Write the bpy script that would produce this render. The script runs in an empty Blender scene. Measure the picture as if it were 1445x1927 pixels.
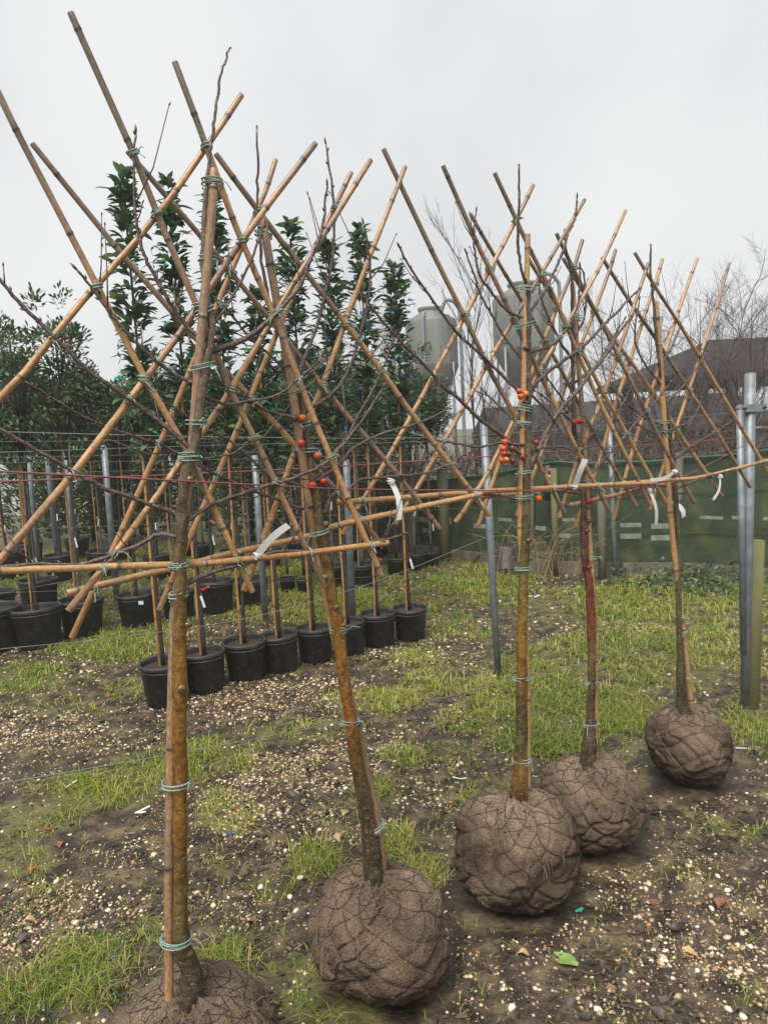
import bpy, math, random
import numpy as np
from mathutils import Vector, Matrix, Euler, noise as mnoise
random.seed(7); rng = np.random.default_rng(7)
scene = bpy.context.scene
COL = scene.collection

# ------------------------------------------------------------------ camera
FPX, CXP, CYP, CAMH = 1340.0, 722.5, 963.5, 1.6
PITCH, ROLL = math.atan(.114), .048
_f = np.array([0, math.cos(PITCH), -math.sin(PITCH)])
_r0 = np.array([1., 0, 0]); _u0 = np.cross(_r0, _f)
_R = _r0*math.cos(ROLL) - _u0*math.sin(ROLL)
_U = _u0*math.cos(ROLL) + _r0*math.sin(ROLL)
CAM = np.array([0, 0, CAMH])
cd = bpy.data.cameras.new('camera'); cam = bpy.data.objects.new('camera', cd); COL.objects.link(cam)
cam.matrix_world = Matrix(((_R[0], _U[0], -_f[0], 0), (_R[1], _U[1], -_f[1], 0), (_R[2], _U[2], -_f[2], CAMH), (0, 0, 0, 1)))
cd.sensor_fit = 'VERTICAL'; cd.sensor_height = 36; cd.lens = 36*FPX/1927; cd.clip_start = .05; cd.clip_end = 2000
scene.camera = cam

# ------------------------------------------------------------------ world, sun, exposure (overcast winter day)
SUN_EL, SUN_ROT = math.radians(58), math.radians(200)
w = bpy.data.worlds.new('World'); scene.world = w; w.use_nodes = True
nt = w.node_tree; nt.nodes.clear()
def N(t, tree=None, **k):
    n = (tree or nt).nodes.new(t)
    for a, b in k.items(): setattr(n, a, b)
    return n
sky = N('ShaderNodeTexSky', sky_type='NISHITA', sun_disc=False, sun_elevation=SUN_EL, sun_rotation=SUN_ROT, dust_density=4.0)
hs = N('ShaderNodeHueSaturation'); hs.inputs['Saturation'].default_value = .25
tc = N('ShaderNodeTexCoord'); nz = N('ShaderNodeTexNoise'); nz.inputs['Scale'].default_value = 2.3; nz.inputs['Detail'].default_value = 3
nz.inputs['Roughness'].default_value = .45
cr = N('ShaderNodeValToRGB'); cr.color_ramp.elements[0].position = .34; cr.color_ramp.elements[1].position = .62
cr.color_ramp.elements[0].color = (2.22, 2.27, 2.33, 1); cr.color_ramp.elements[1].color = (2.74, 2.77, 2.79, 1)
mx = N('ShaderNodeMix', data_type='RGBA'); mx.inputs[0].default_value = .95
bg = N('ShaderNodeBackground'); bg.inputs['Strength'].default_value = .1
wo = N('ShaderNodeOutputWorld')
L = nt.links.new
L(sky.outputs[0], hs.inputs['Color']); L(tc.outputs['Generated'], nz.inputs['Vector']); L(nz.outputs['Fac'], cr.inputs['Fac'])
L(hs.outputs[0], mx.inputs[6]); L(cr.outputs[0], mx.inputs[7]); L(mx.outputs[2], bg.inputs['Color']); L(bg.outputs[0], wo.inputs[0])
sd = bpy.data.lights.new('sun', 'SUN'); sd.energy = 1.5; sd.angle = math.radians(35); sd.color = (1, .975, .94)
so = bpy.data.objects.new('sun', sd); COL.objects.link(so)
_az = SUN_ROT
sdir = Vector((math.sin(_az)*math.cos(SUN_EL), math.cos(_az)*math.cos(SUN_EL), math.sin(SUN_EL)))
so.rotation_euler = sdir.to_track_quat('Z', 'Y').to_euler(); so.location = (0, 0, 30)
vs = scene.view_settings
vs.view_transform = 'Standard'; vs.look = 'None'; vs.exposure = 1.66; vs.gamma = 1; vs.use_curve_mapping = False
scene.render.engine = 'CYCLES'
try:
    scene.cycles.use_denoising = True
    scene.cycles.max_bounces = 6; scene.cycles.transparent_max_bounces = 12
    scene.cycles.volume_bounces = 1
except Exception: pass

# ------------------------------------------------------------------ places: pixel of the photograph -> point of the world
def ray(x, y): return _f + _R*(x-CXP)/FPX - _U*(y-CYP)/FPX
def G(x, y, z=0.0):
    d = ray(x, y); return CAM + d*((z-CAMH)/d[2])
def atY(x, y, Y):
    d = ray(x, y); return CAM + d*(Y/d[1])
PSI = math.radians(27); NV = np.array([-math.sin(PSI), math.cos(PSI), 0]); TV = np.array([math.cos(PSI), math.sin(PSI), 0])
def onp(x, y, n):                       # on the upright plane along the tree row, n metres from the origin
    d = ray(x, y); return CAM + d*(n/(d@NV))
def proj(P):
    d = np.asarray(P) - CAM; z = np.maximum(d@_f, 1e-3)
    return CXP + FPX*(d@_R)/z, CYP - FPX*(d@_U)/z

# ------------------------------------------------------------------ mesh helpers
def nrm(v):
    v = np.asarray(v, float); return v/(np.linalg.norm(v) + 1e-12)
class MB:
    def __init__(s): s.v = []; s.f = []; s.n = 0; s.a = []; s.uv = []
    def add(s, v, f, a=None, uv=None):
        v = np.asarray(v, float).reshape(-1, 3)
        s.v.append(v); f = [tuple(i+s.n for i in q) for q in f]; s.f += f
        s.a.append(np.zeros(len(v)) if a is None else np.broadcast_to(np.asarray(a, float), (len(v),)))
        s.uv.append(np.zeros((len(v), 2)) if uv is None else np.asarray(uv, float))
        s.n += len(v); return s
    def tube(s, P, r, k=8, a=None, cap=True, flat=1.0):
        P = np.asarray(P, float); n = len(P); r = np.broadcast_to(np.asarray(r, float), (n,))
        T = np.gradient(P, axis=0); T /= np.linalg.norm(T, axis=1)[:, None] + 1e-12
        ref = np.array([0, 0, 1.]) if abs(T[0][2]) < .9 else np.array([1., 0, 0])
        U = nrm(np.cross(T[0], ref)); V = []
        ang = np.arange(k)*2*math.pi/k; ln = 0
        uv = []
        for i in range(n):
            U = nrm(U - T[i]*(U@T[i])); W = np.cross(T[i], U)
            V.append(P[i] + r[i]*(np.cos(ang)[:, None]*U + flat*np.sin(ang)[:, None]*W))
            if i: ln += np.linalg.norm(P[i]-P[i-1])
            uv.append(np.stack([ang/(2*math.pi), np.full(k, ln)], 1))
        V = np.concatenate(V); uv = np.concatenate(uv)
        f = [(i*k+j, i*k+(j+1) % k, (i+1)*k+(j+1) % k, (i+1)*k+j) for i in range(n-1) for j in range(k)]
        if cap: f += [tuple(range(k-1, -1, -1)), tuple((n-1)*k+j for j in range(k))]
        if a is not None: a = np.repeat(np.broadcast_to(np.asarray(a, float), (n,)), k)
        return s.add(V, f, a, uv)
    def box(s, c, h, M=None, a=None):
        c = np.asarray(c, float); q = np.array([(x, y, z) for x in (-1, 1) for y in (-1, 1) for z in (-1, 1)], float)*np.asarray(h)
        if M is not None: q = q@np.asarray(M).T
        return s.add(q+c, [(0, 1, 3, 2), (4, 6, 7, 5), (0, 4, 5, 1), (2, 3, 7, 6), (0, 2, 6, 4), (1, 5, 7, 3)], a)
    def lathe(s, prof, k=24, c=(0, 0, 0), a=None):
        ang = np.arange(k)*2*math.pi/k; V = []
        for r, z in prof: V.append(np.stack([r*np.cos(ang), r*np.sin(ang), np.full(k, z)], 1))
        n = len(prof)
        return s.add(np.concatenate(V)+np.asarray(c), [(i*k+j, i*k+(j+1) % k, (i+1)*k+(j+1) % k, (i+1)*k+j) for i in range(n-1) for j in range(k)], a)
    def mesh(s, name, org=(0, 0, 0), smooth=True):
        me = bpy.data.meshes.new(name)
        v = np.concatenate(s.v) - np.asarray(org)
        me.from_pydata(v.tolist(), [], s.f)
        return fin(me, np.concatenate(s.a), np.concatenate(s.uv), smooth)
def fin(me, a=None, uv=None, smooth=True):
    if smooth: me.polygons.foreach_set('use_smooth', np.ones(len(me.polygons), bool))
    if a is not None:
        at = me.attributes.new('a', 'FLOAT', 'POINT'); at.data.foreach_set('value', np.ascontiguousarray(a, dtype=np.float32))
    if uv is not None:
        ul = me.uv_layers.new(name='UVMap'); li = np.zeros(len(me.loops), int); me.loops.foreach_get('vertex_index', li)
        ul.data.foreach_set('uv', np.ascontiguousarray(uv[li], dtype=np.float32).ravel())
    me.update(); return me
def fast_mesh(name, v, f, a=None, smooth=True):      # f: (n, k) array, one face size
    me = bpy.data.meshes.new(name); f = np.asarray(f, np.int32)
    me.vertices.add(len(v)); me.vertices.foreach_set('co', np.ascontiguousarray(v, np.float32).ravel())
    me.loops.add(f.size); me.loops.foreach_set('vertex_index', f.ravel())
    me.polygons.add(len(f)); me.polygons.foreach_set('loop_start', np.arange(len(f), dtype=np.int32)*f.shape[1])
    me.polygons.foreach_set('loop_total', np.full(len(f), f.shape[1], np.int32))
    me.update(calc_edges=True)
    return fin(me, a, None, smooth)
def obj(name, me, mat, parent=None, loc=None):
    o = bpy.data.objects.new(name, me); COL.objects.link(o)
    if mat is not None and not len(me.materials): me.materials.append(mat)
    if parent is not None: o.parent = parent
    if loc is not None: o.location = loc
    return o
def tag(o, label, cat, group=None):
    o['label'] = label; o['category'] = cat
    if group: o['group'] = group
    return o
def kind(o, k, label=None):
    o['kind'] = k
    if label: o['label'] = label
    return o
def thing(name, label, cat, loc=(0, 0, 0), group=None):
    o = bpy.data.objects.new(name, None); COL.objects.link(o); o.location = loc; o.empty_display_size = .1
    return tag(o, label, cat, group)
def smooth_path(P, m=6):
    P = np.asarray(P, float)
    if len(P) < 3: return np.array([P[0]+(P[-1]-P[0])*t for t in np.linspace(0, 1, m+1)])
    Q = np.vstack([2*P[0]-P[1], P, 2*P[-1]-P[-2]]); out = []
    for i in range(1, len(Q)-2):
        p0, p1, p2, p3 = Q[i-1:i+3]
        for t in np.arange(m)/m:
            out.append(.5*((2*p1)+(-p0+p2)*t+(2*p0-5*p1+4*p2-p3)*t*t+(-p0+3*p1-3*p2+p3)*t**3))
    out.append(P[-1]); return np.array(out)
def vnoise(P, s, seed=0):
    P = np.asarray(P)*s + seed*17.3
    return np.array([mnoise.noise(Vector(p)) for p in P])

# ------------------------------------------------------------------ materials
def mat(name, base, rough=.6, var=None, vs_=8.0, attr=None, bump=0.0, bs=40.0, spec=.5, stretch=None, extra=None, coord='Object', trans=0.0, metal=0.0):
    """base colour, mottled by noise towards var=[(pos,colour)...]; attr mixes extra by the vertex attribute"""
    m = bpy.data.materials.new(name); m.use_nodes = True; t = m.node_tree; b = t.nodes['Principled BSDF']
    b.inputs['Roughness'].default_value = rough; b.inputs['Specular IOR Level'].default_value = spec; b.inputs['Metallic'].default_value = metal
    tc = N('ShaderNodeTexCoord', t); vec = tc.outputs[coord]
    if stretch:
        mp = N('ShaderNodeMapping', t); mp.inputs['Scale'].default_value = stretch; t.links.new(vec, mp.inputs[0]); vec = mp.outputs[0]
    col = None
    if var:
        n = N('ShaderNodeTexNoise', t); n.inputs['Scale'].default_value = vs_; n.inputs['Detail'].default_value = 5; n.inputs['Roughness'].default_value = .62
        t.links.new(vec, n.inputs['Vector'])
        r = N('ShaderNodeValToRGB', t); e = r.color_ramp.elements
        e[0].position = var[0][0]; e[0].color = (*var[0][1], 1); e[1].position = var[-1][0]; e[1].color = (*var[-1][1], 1)
        for p, c in var[1:-1]: q = e.new(p); q.color = (*c, 1)
        t.links.new(n.outputs['Fac'], r.inputs[0]); col = r.outputs[0]
        if base is not None:
            mxn = N('ShaderNodeMix', t, data_type='RGBA'); mxn.inputs[0].default_value = .7; mxn.inputs[6].default_value = (*base, 1); t.links.new(col, mxn.inputs[7]); col = mxn.outputs[2]
    if attr:                                                  # attr: ramp over the vertex attribute 'a'
        an = N('ShaderNodeAttribute', t); an.attribute_name = 'a'
        r2 = N('ShaderNodeValToRGB', t); e = r2.color_ramp.elements
        e[0].position = attr[0][0]; e[0].color = (*attr[0][1], 1); e[1].position = attr[-1][0]; e[1].color = (*attr[-1][1], 1)
        for p, c in attr[1:-1]: q = e.new(p); q.color = (*c, 1)
        t.links.new(an.outputs['Fac'], r2.inputs[0])
        if col is None: col = r2.outputs[0]
        else:
            mm = N('ShaderNodeMix', t, data_type='RGBA', blend_type=extra or 'MULTIPLY'); mm.inputs[0].default_value = 1
            t.links.new(r2.outputs[0], mm.inputs[6]); t.links.new(col, mm.inputs[7]); col = mm.outputs[2]
    if col is None: b.inputs['Base Color'].default_value = (*base, 1)
    else: t.links.new(col, b.inputs['Base Color'])
    if bump:
        bn = N('ShaderNodeTexNoise', t); bn.inputs['Scale'].default_value = bs; bn.inputs['Detail'].default_value = 4
        t.links.new(vec, bn.inputs['Vector']); bu = N('ShaderNodeBump', t); bu.inputs['Strength'].default_value = bump; bu.inputs['Distance'].default_value = .01
        t.links.new(bn.outputs['Fac'], bu.inputs['Height']); t.links.new(bu.outputs[0], b.inputs['Normal'])
    if trans:
        tr = N('ShaderNodeBsdfTranslucent', t); ms = N('ShaderNodeMixShader', t); ms.inputs[0].default_value = trans
        if col is not None: t.links.new(col, tr.inputs[0])
        else: tr.inputs[0].default_value = (*base, 1)
        out = t.nodes['Material Output']; t.links.new(b.outputs[0], ms.inputs[1]); t.links.new(tr.outputs[0], ms.inputs[2]); t.links.new(ms.outputs[0], out.inputs[0])
    return m
def gv(*c): return [tuple(c[i:i+3]) for i in range(0, len(c), 3)]
M = {}
M['cane'] = mat('bamboo', None, .28, [(.28, (.42, .4, .4)), (.45, (.82, .78, .74)), (.58, (1.05, 1.0, .95)), (.72, (1.35, 1.3, 1.2))], 5, bump=.12, bs=60, stretch=(2.2, 4.5, 1), coord='UV',
                attr=[(0, (.36, .19, .08)), (.3, (.46, .28, .13)), (.5, (.32, .19, .105)), (.7, (.22, .16, .11)), (.85, (.13, .1, .075)), (1, (.05, .032, .022))])
M['bark'] = mat('bark_shoot', None, .42, [(.3, (.045, .028, .024)), (.55, (.085, .055, .047)), (.72, (.12, .085, .075))], 45, bump=.5, bs=120)
M['bark_tip'] = mat('bark_tip', None, .45, [(.3, (.04, .028, .024)), (.7, (.09, .065, .055))], 40, bump=.4, bs=120)
def trunkmat(name, ramp):
    return mat(name, None, .15, [(.3, (.45, .42, .4)), (.5, (.85, .85, .8)), (.68, (1.15, 1.1, 1.0)), (.78, (1.0, 1.25, .9))], 26, bump=.3, bs=60, attr=ramp, stretch=(1, 1, .45))
# attribute = height above the ground / 3 m
M['trunk1'] = trunkmat('bark_trunk_orange', [(0.1, (.055, .04, .028)), (.16, (.1, .075, .024)), (.23, (.17, .08, .015)), (.36, (.185, .09, .017)), (.42, (.13, .08, .03)), (.5, (.105, .075, .048)), (.7, (.12, .09, .07)), (.9, (.075, .05, .045))])
M['trunk2'] = trunkmat('bark_trunk_brown', [(0.1, (.05, .035, .026)), (.2, (.07, .047, .025)), (.27, (.19, .08, .014)), (.37, (.19, .092, .016)), (.42, (.13, .08, .027)), (.5, (.1, .075, .045)), (.7, (.1, .07, .055)), (.9, (.06, .042, .038))])
M['trunk3'] = trunkmat('bark_trunk_olive', [(0.1, (.05, .035, .022)), (.14, (.17, .09, .025)), (.17, (.07, .055, .025)), (.22, (.07, .055, .022)), (.27, (.21, .1, .017)), (.33, (.17, .11, .02)), (.4, (.1, .078, .033)), (.6, (.07, .052, .042)), (.9, (.055, .04, .036))])
M['trunk4'] = trunkmat('bark_trunk_red', [(0.1, (.05, .035, .025)), (.18, (.075, .055, .03)), (.23, (.11, .08, .03)), (.29, (.16, .045, .022)), (.35, (.14, .036, .024)), (.41, (.075, .046, .035)), (.6, (.055, .04, .036)), (.9, (.05, .036, .034))])
M['trunk5'] = trunkmat('bark_trunk_dark', [(0.1, (.045, .034, .026)), (.25, (.1, .08, .04)), (.4, (.085, .065, .045)), (.9, (.05, .036, .034))])
M['twine'] = mat('green_twine', None, .6, [(.3, (.13, .2, .16)), (.7, (.3, .4, .33))], 60, bump=.4, bs=200)
M['fruit'] = mat('crab_apple_skin', None, .22, [(.3, (.75, .7, .7)), (.6, (1.1, 1.1, 1.1))], 60, attr=[(0, (.55, .2, .02)), (.35, (.52, .075, .012)), (.65, (.42, .025, .015)), (.85, (.12, .03, .02)), (1, (.08, .03, .025))])
M['fruit_eye'] = mat('fruit_eye', (.04, .025, .015), .8)
M['tagw'] = mat('white_plastic_tag', (.58, .58, .57), .5, [(.3, (.5, .5, .49)), (.6, (.62, .62, .6))], 30)
def printmat():
    m = mat('printed_white_tag', (.6, .6, .58), .5); t = m.node_tree; b = t.nodes['Principled BSDF']
    tc = N('ShaderNodeTexCoord', t); br = N('ShaderNodeTexBrick', t); br.inputs['Scale'].default_value = 1
    br.inputs['Color1'].default_value = (.15, .15, .15, 1); br.inputs['Color2'].default_value = (.5, .5, .5, 1); br.inputs['Mortar'].default_value = (.58, .58, .56, 1)
    br.inputs['Mortar Size'].default_value = .26; br.inputs['Mortar Smooth'].default_value = .1; br.inputs['Brick Width'].default_value = .55; br.inputs['Row Height'].default_value = .9
    sx_ = N('ShaderNodeSeparateXYZ', t); cx_ = N('ShaderNodeCombineXYZ', t); mp = N('ShaderNodeMapping', t); mp.inputs['Scale'].default_value = (6.0, 3.1, 1)
    t.links.new(tc.outputs['UV'], sx_.inputs[0]); t.links.new(sx_.outputs[1], cx_.inputs[0]); t.links.new(sx_.outputs[0], cx_.inputs[1]); t.links.new(cx_.outputs[0], mp.inputs[0])
    t.links.new(mp.outputs[0], br.inputs['Vector']); t.links.new(br.outputs[0], b.inputs['Base Color']); return m
M['print'] = printmat()
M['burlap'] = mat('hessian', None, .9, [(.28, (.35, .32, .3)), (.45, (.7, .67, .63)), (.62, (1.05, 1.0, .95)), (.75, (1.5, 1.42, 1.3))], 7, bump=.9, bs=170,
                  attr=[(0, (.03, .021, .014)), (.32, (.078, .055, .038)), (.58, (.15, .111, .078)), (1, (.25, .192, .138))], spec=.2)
def lenticel(m):
    t = m.node_tree; b = t.nodes['Principled BSDF']; src = b.inputs['Base Color'].links[0].from_socket; tc = N('ShaderNodeTexCoord', t)
    mp = N('ShaderNodeMapping', t); mp.inputs['Scale'].default_value = (75, 75, 300); n = N('ShaderNodeTexNoise', t); n.inputs['Scale'].default_value = 1; n.inputs['Detail'].default_value = 2
    t.links.new(tc.outputs['Object'], mp.inputs[0]); t.links.new(mp.outputs[0], n.inputs['Vector'])
    r = N('ShaderNodeMapRange', t); r.inputs[1].default_value = .62; r.inputs[2].default_value = .7; r.inputs[3].default_value = 0; r.inputs[4].default_value = .65; t.links.new(n.outputs['Fac'], r.inputs[0])
    mm = N('ShaderNodeMix', t, data_type='RGBA'); mm.inputs[7].default_value = (.3, .25, .17, 1); t.links.new(r.outputs[0], mm.inputs[0]); t.links.new(src, mm.inputs[6])
    n2 = N('ShaderNodeTexNoise', t); n2.inputs['Scale'].default_value = 16; n2.inputs['Detail'].default_value = 6; t.links.new(tc.outputs['Object'], n2.inputs['Vector'])
    r2 = N('ShaderNodeMapRange', t); r2.inputs[1].default_value = .6; r2.inputs[2].default_value = .66; r2.inputs[3].default_value = 0; r2.inputs[4].default_value = .3; t.links.new(n2.outputs['Fac'], r2.inputs[0])
    m2 = N('ShaderNodeMix', t, data_type='RGBA'); m2.inputs[7].default_value = (.16, .17, .055, 1); t.links.new(r2.outputs[0], m2.inputs[0]); t.links.new(mm.outputs[2], m2.inputs[6]); t.links.new(m2.outputs[2], b.inputs['Base Color'])
def grain(m, sc, lo, hi):
    t = m.node_tree; b = t.nodes['Principled BSDF']; src = b.inputs['Base Color'].links[0].from_socket; tc = N('ShaderNodeTexCoord', t)
    n = N('ShaderNodeTexNoise', t); n.inputs['Scale'].default_value = sc; n.inputs['Detail'].default_value = 3; t.links.new(tc.outputs['Object'], n.inputs['Vector'])
    r = N('ShaderNodeMapRange', t); r.inputs[1].default_value = .3; r.inputs[2].default_value = .7; r.inputs[3].default_value = lo; r.inputs[4].default_value = hi; t.links.new(n.outputs['Fac'], r.inputs[0])
    mm = N('ShaderNodeMix', t, data_type='RGBA', blend_type='MULTIPLY'); mm.inputs[0].default_value = 1; t.links.new(src, mm.inputs[6]); t.links.new(r.outputs[0], mm.inputs[7]); t.links.new(mm.outputs[2], b.inputs['Base Color'])
grain(M['cane'], 120, .72, 1.28)
[grain(M['trunk%d' % q], 75, .55, 1.45) for q in (1, 2, 3, 4, 5)]; grain(M['bark'], 90, .7, 1.35)
[lenticel(M['trunk%d' % q]) for q in (1, 2, 3, 4, 5)]
grain(M['burlap'], 210, .55, 1.45)
M['net'] = mat('net_wire', (.018, .013, .01), .8)
M['fibre'] = mat('hessian_fibre', None, .85, [(.3, (.17, .115, .07)), (.7, (.34, .25, .16))], 30, spec=.2)
M['pot'] = mat('black_pot_plastic', None, .48, [(.3, (.011, .011, .012)), (.52, (.024, .024, .026)), (.66, (.06, .054, .046)), (.8, (.1, .085, .065))], 3, bump=.25, bs=30)
M['soil'] = mat('potting_soil', None, .95, [(.3, (.02, .013, .009)), (.7, (.085, .055, .036))], 50, bump=1, bs=60)
M['stem'] = mat('dark_wet_stem', None, .5, [(.3, (.016, .013, .011)), (.7, (.05, .038, .03))], 30, bump=.5, bs=60)
M['greystem'] = mat('grey_stem', None, .6, [(.3, (.05, .045, .033)), (.7, (.14, .125, .09))], 20, bump=.5, bs=60)
M['orange_cane'] = mat('orange_cane', None, .45, [(.35, (.26, .125, .04)), (.65, (.46, .25, .08))], 14, stretch=(1, 1, .3), attr=[(0, (1, 1, 1)), (1, (.15, .1, .08))])
M['laurel'] = mat('laurel_leaf', None, .3, attr=[(0, (.04, .085, .052)), (.5, (.085, .155, .082)), (.85, (.155, .225, .105)), (1, (.25, .29, .12))], trans=.3)
M['evergreen'] = mat('evergreen_leaf', None, .4, attr=[(0, (.035, .065, .035)), (.5, (.08, .13, .058)), (.85, (.145, .19, .075)), (.97, (.21, .26, .1)), (1, (.2, .11, .08))], trans=.3)
M['conifer'] = mat('conifer_leaf', None, .6, attr=[(0, (.03, .05, .018)), (.5, (.065, .1, .028)), (1, (.16, .19, .055))], trans=.15)
M['greenrib'] = mat('green_ribbon', (.03, .42, .28), .3, trans=.3)
M['bluerib'] = mat('blue_ribbon', (.04, .16, .6), .3, trans=.3)
M['redrib'] = mat('red_ribbon', (.6, .03, .02), .35)
M['purplerib'] = mat('purple_ribbon', (.35, .25, .6), .4)
M['galv'] = mat('galvanised_steel', None, .5, [(.3, (.13, .148, .165)), (.5, (.19, .21, .228)), (.7, (.28, .3, .312))], 14, bump=.06, bs=40, metal=.35)
M['wire'] = mat('steel_wire', (.22, .235, .235), .5, metal=.5)
M['redcord'] = mat('red_brown_cord', (.2, .065, .06), .5)
M['timber'] = mat('green_timber', None, .85, [(.3, (.07, .065, .03)), (.55, (.15, .145, .055)), (.75, (.25, .23, .1))], 6, bump=.5, bs=40, stretch=(1, 1, .15))
M['timber_old'] = mat('grey_timber', None, .85, [(.3, (.06, .052, .04)), (.7, (.17, .15, .115))], 8, bump=.5, bs=40, stretch=(1, 1, .12))
M['silo'] = mat('silo_grp', None, .55, [(.3, (.08, .087, .072)), (.5, (.12, .126, .105)), (.7, (.17, .175, .148))], .8, stretch=(1.6, 1.6, .35))
M['silo_low'] = mat('silo_grp_stained', None, .7, [(.3, (.07, .06, .052)), (.7, (.14, .125, .11))], 1.2, stretch=(1.6, 1.6, .5))
M['roof'] = mat('slate_roof', None, .85, [(.3, (.02, .018, .02)), (.7, (.055, .05, .05))], 2.5, spec=.15, bump=.3, bs=8)
M['barnwall'] = mat('barn_wall', None, .8, [(.3, (.07, .06, .055)), (.7, (.15, .13, .12))], 1.0)
M['brickwall'] = mat('red_brick', None, .85, [(.3, (.16, .06, .04)), (.7, (.3, .12, .08))], 6)
M['poly'] = mat('polythene', (.62, .64, .64), .35, trans=.4)
M['twig'] = mat('bare_twig', None, .8, [(.3, (.05, .036, .034)), (.7, (.12, .09, .082))], 3)
M['hedge'] = mat('brown_hedge', None, .85, attr=[(0, (.03, .02, .014)), (.6, (.085, .058, .04)), (1, (.16, .105, .06))])
M['straw'] = mat('dry_grass', None, .8, attr=[(0, (.16, .12, .06)), (1, (.42, .33, .17))])
M['grass'] = mat('grass_blade', None, .5, attr=[(0, (.065, .11, .012)), (.35, (.15, .22, .02)), (.68, (.27, .32, .032)), (.86, (.38, .35, .07)), (1, (.42, .32, .14))], trans=.3)
M['stone'] = mat('flint_pebble', None, .45, [(.3, (.75, .75, .75)), (.7, (1.1, 1.1, 1.1))], 40, attr=[(0, (.06, .05, .045)), (.2, (.16, .105, .065)), (.38, (.34, .19, .08)), (.55, (.47, .34, .19)), (.8, (.62, .52, .35)), (1, (.78, .73, .61))])
M['mulch'] = mat('bark_mulch', None, .7, attr=[(0, (.025, .018, .013)), (.6, (.075, .052, .036)), (1, (.26, .18, .1))])
M['deadleaf'] = mat('dead_leaf', None, .55, [(.3, (.03, .023, .019)), (.6, (.065, .045, .034)), (.75, (.13, .075, .045))], 14)
M['redleaf'] = mat('rust_leaf', None, .5, [(.3, (.14, .05, .03)), (.7, (.3, .13, .07))], 30)
M['greenleaf'] = mat('fallen_green_leaf', None, .4, [(.3, (.14, .24, .06)), (.7, (.25, .36, .1))], 30)
M['tanleaf'] = mat('tan_leaf', None, .6, [(.3, (.3, .19, .08)), (.7, (.5, .36, .18))], 30)
M['twigd'] = mat('fallen_twig', (.09, .05, .035), .6)
M['drop'] = mat('water_drop', (1, 1, 1), .02)
M['drop'].node_tree.nodes['Principled BSDF'].inputs['Transmission Weight'].default_value = 1; M['drop'].node_tree.nodes['Principled BSDF'].inputs['IOR'].default_value = 1.33
def netmat():
    m = mat('windbreak_net', None, .75, [(.3, (.006, .016, .008)), (.46, (.014, .029, .01)), (.58, (.034, .047, .012)), (.74, (.08, .09, .02))], 3.5, bump=.3, bs=120, stretch=(1, 1, .7))
    t = m.node_tree; b = t.nodes['Principled BSDF']; tc = N('ShaderNodeTexCoord', t)
    n = N('ShaderNodeTexNoise', t); n.inputs['Scale'].default_value = 140; t.links.new(tc.outputs['Object'], n.inputs['Vector'])
    r = N('ShaderNodeValToRGB', t); r.color_ramp.elements[0].position = .34; r.color_ramp.elements[1].position = .42
    r.color_ramp.elements[0].color = (.55, .55, .55, 1); t.links.new(n.outputs['Fac'], r.inputs[0]); t.links.new(r.outputs[0], b.inputs['Alpha']); return m
M['wind'] = netmat()
M['netband'] = mat('net_band', (.015, .085, .04), .6)
M['pale'] = mat('pale_patch', None, .8, [(.3, (.1, .12, .085)), (.7, (.24, .26, .2))], 20)

# ------------------------------------------------------------------ ground: where grass and gravel grow (photo patches set down on the ground)
GRASS = np.array([(40,1545,130,40,1),(180,1490,130,36,1),(300,1450,100,36,.95),(430,1420,110,30,.85),(560,1375,120,28,.8),(700,1320,120,26,.85),(830,1285,90,24,.8),
 (40,1275,130,30,.9),(200,1225,130,24,.95),(290,1195,90,20,.7),(110,1330,100,24,.6),(250,1300,60,22,.8),(430,1530,65,45,.95),(520,1450,70,25,.5),(590,1620,60,40,.95),
 (510,1670,50,30,.8),(740,1580,45,36,1),(800,1640,50,40,1),(700,1480,60,30,.6),(760,1420,70,25,.6),(40,1620,60,40,.8),(80,1690,60,40,.5),(180,1800,120,50,.6),
 (100,1870,150,50,.65),(430,1810,60,40,1),(560,1840,60,60,.95),(640,1900,100,40,.85),(400,1630,40,20,.4),(1000,1290,150,70,.9),(1150,1230,150,50,1),(1300,1250,150,60,.95),
 (1180,1330,120,60,.9),(1020,1390,120,40,.75),(1410,1350,60,60,1),(880,1350,80,30,.55),(1140,1140,220,44,.9),(1300,1110,170,40,.95),(900,1100,130,40,.95),(880,1180,90,30,.75),
 (1160,1480,60,25,.6),(1200,1420,60,40,.7),(1340,1560,40,20,.7),(1420,1570,30,15,.7),(1300,1650,30,20,.4),(1150,1800,60,30,.55),(1420,1880,60,40,.5),(100,1180,300,40,.7),
 (600,1120,320,60,.8),(300,1080,400,60,.7),(860,1060,130,24,.95),(470,1250,120,18,.5),(800,1240,80,25,.6),(1340,1180,150,50,.9),(930,1500,80,25,.5),(850,1420,60,24,.5),(280,1750,60,30,.5)], float)
GRAVEL = np.array([(60,1370,160,42,.8),(230,1390,130,32,.6),(420,1330,160,40,.7),(520,1290,120,30,.6),(600,1450,150,50,.95),(520,1560,150,60,1),(400,1700,150,60,.95),(150,1700,180,60,.95),
 (60,1780,130,60,1),(700,1400,100,32,.8),(450,1500,120,40,.8),(900,1440,80,25,.6),(640,1300,130,28,.7),(760,1230,90,20,.5),(1330,1800,170,100,1),(1400,1880,110,70,1),(1180,1880,120,50,.7),(1250,1650,150,70,.6),
 (1120,1720,120,50,.8),(1000,1810,100,60,.35),(920,1860,80,50,.4),(700,1560,80,40,.5),(1150,1180,120,16,.5),(1300,1500,100,40,.5),(300,1610,120,50,.7),(820,1500,90,40,.6),(1400,1700,80,50,.7)], float)
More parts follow.
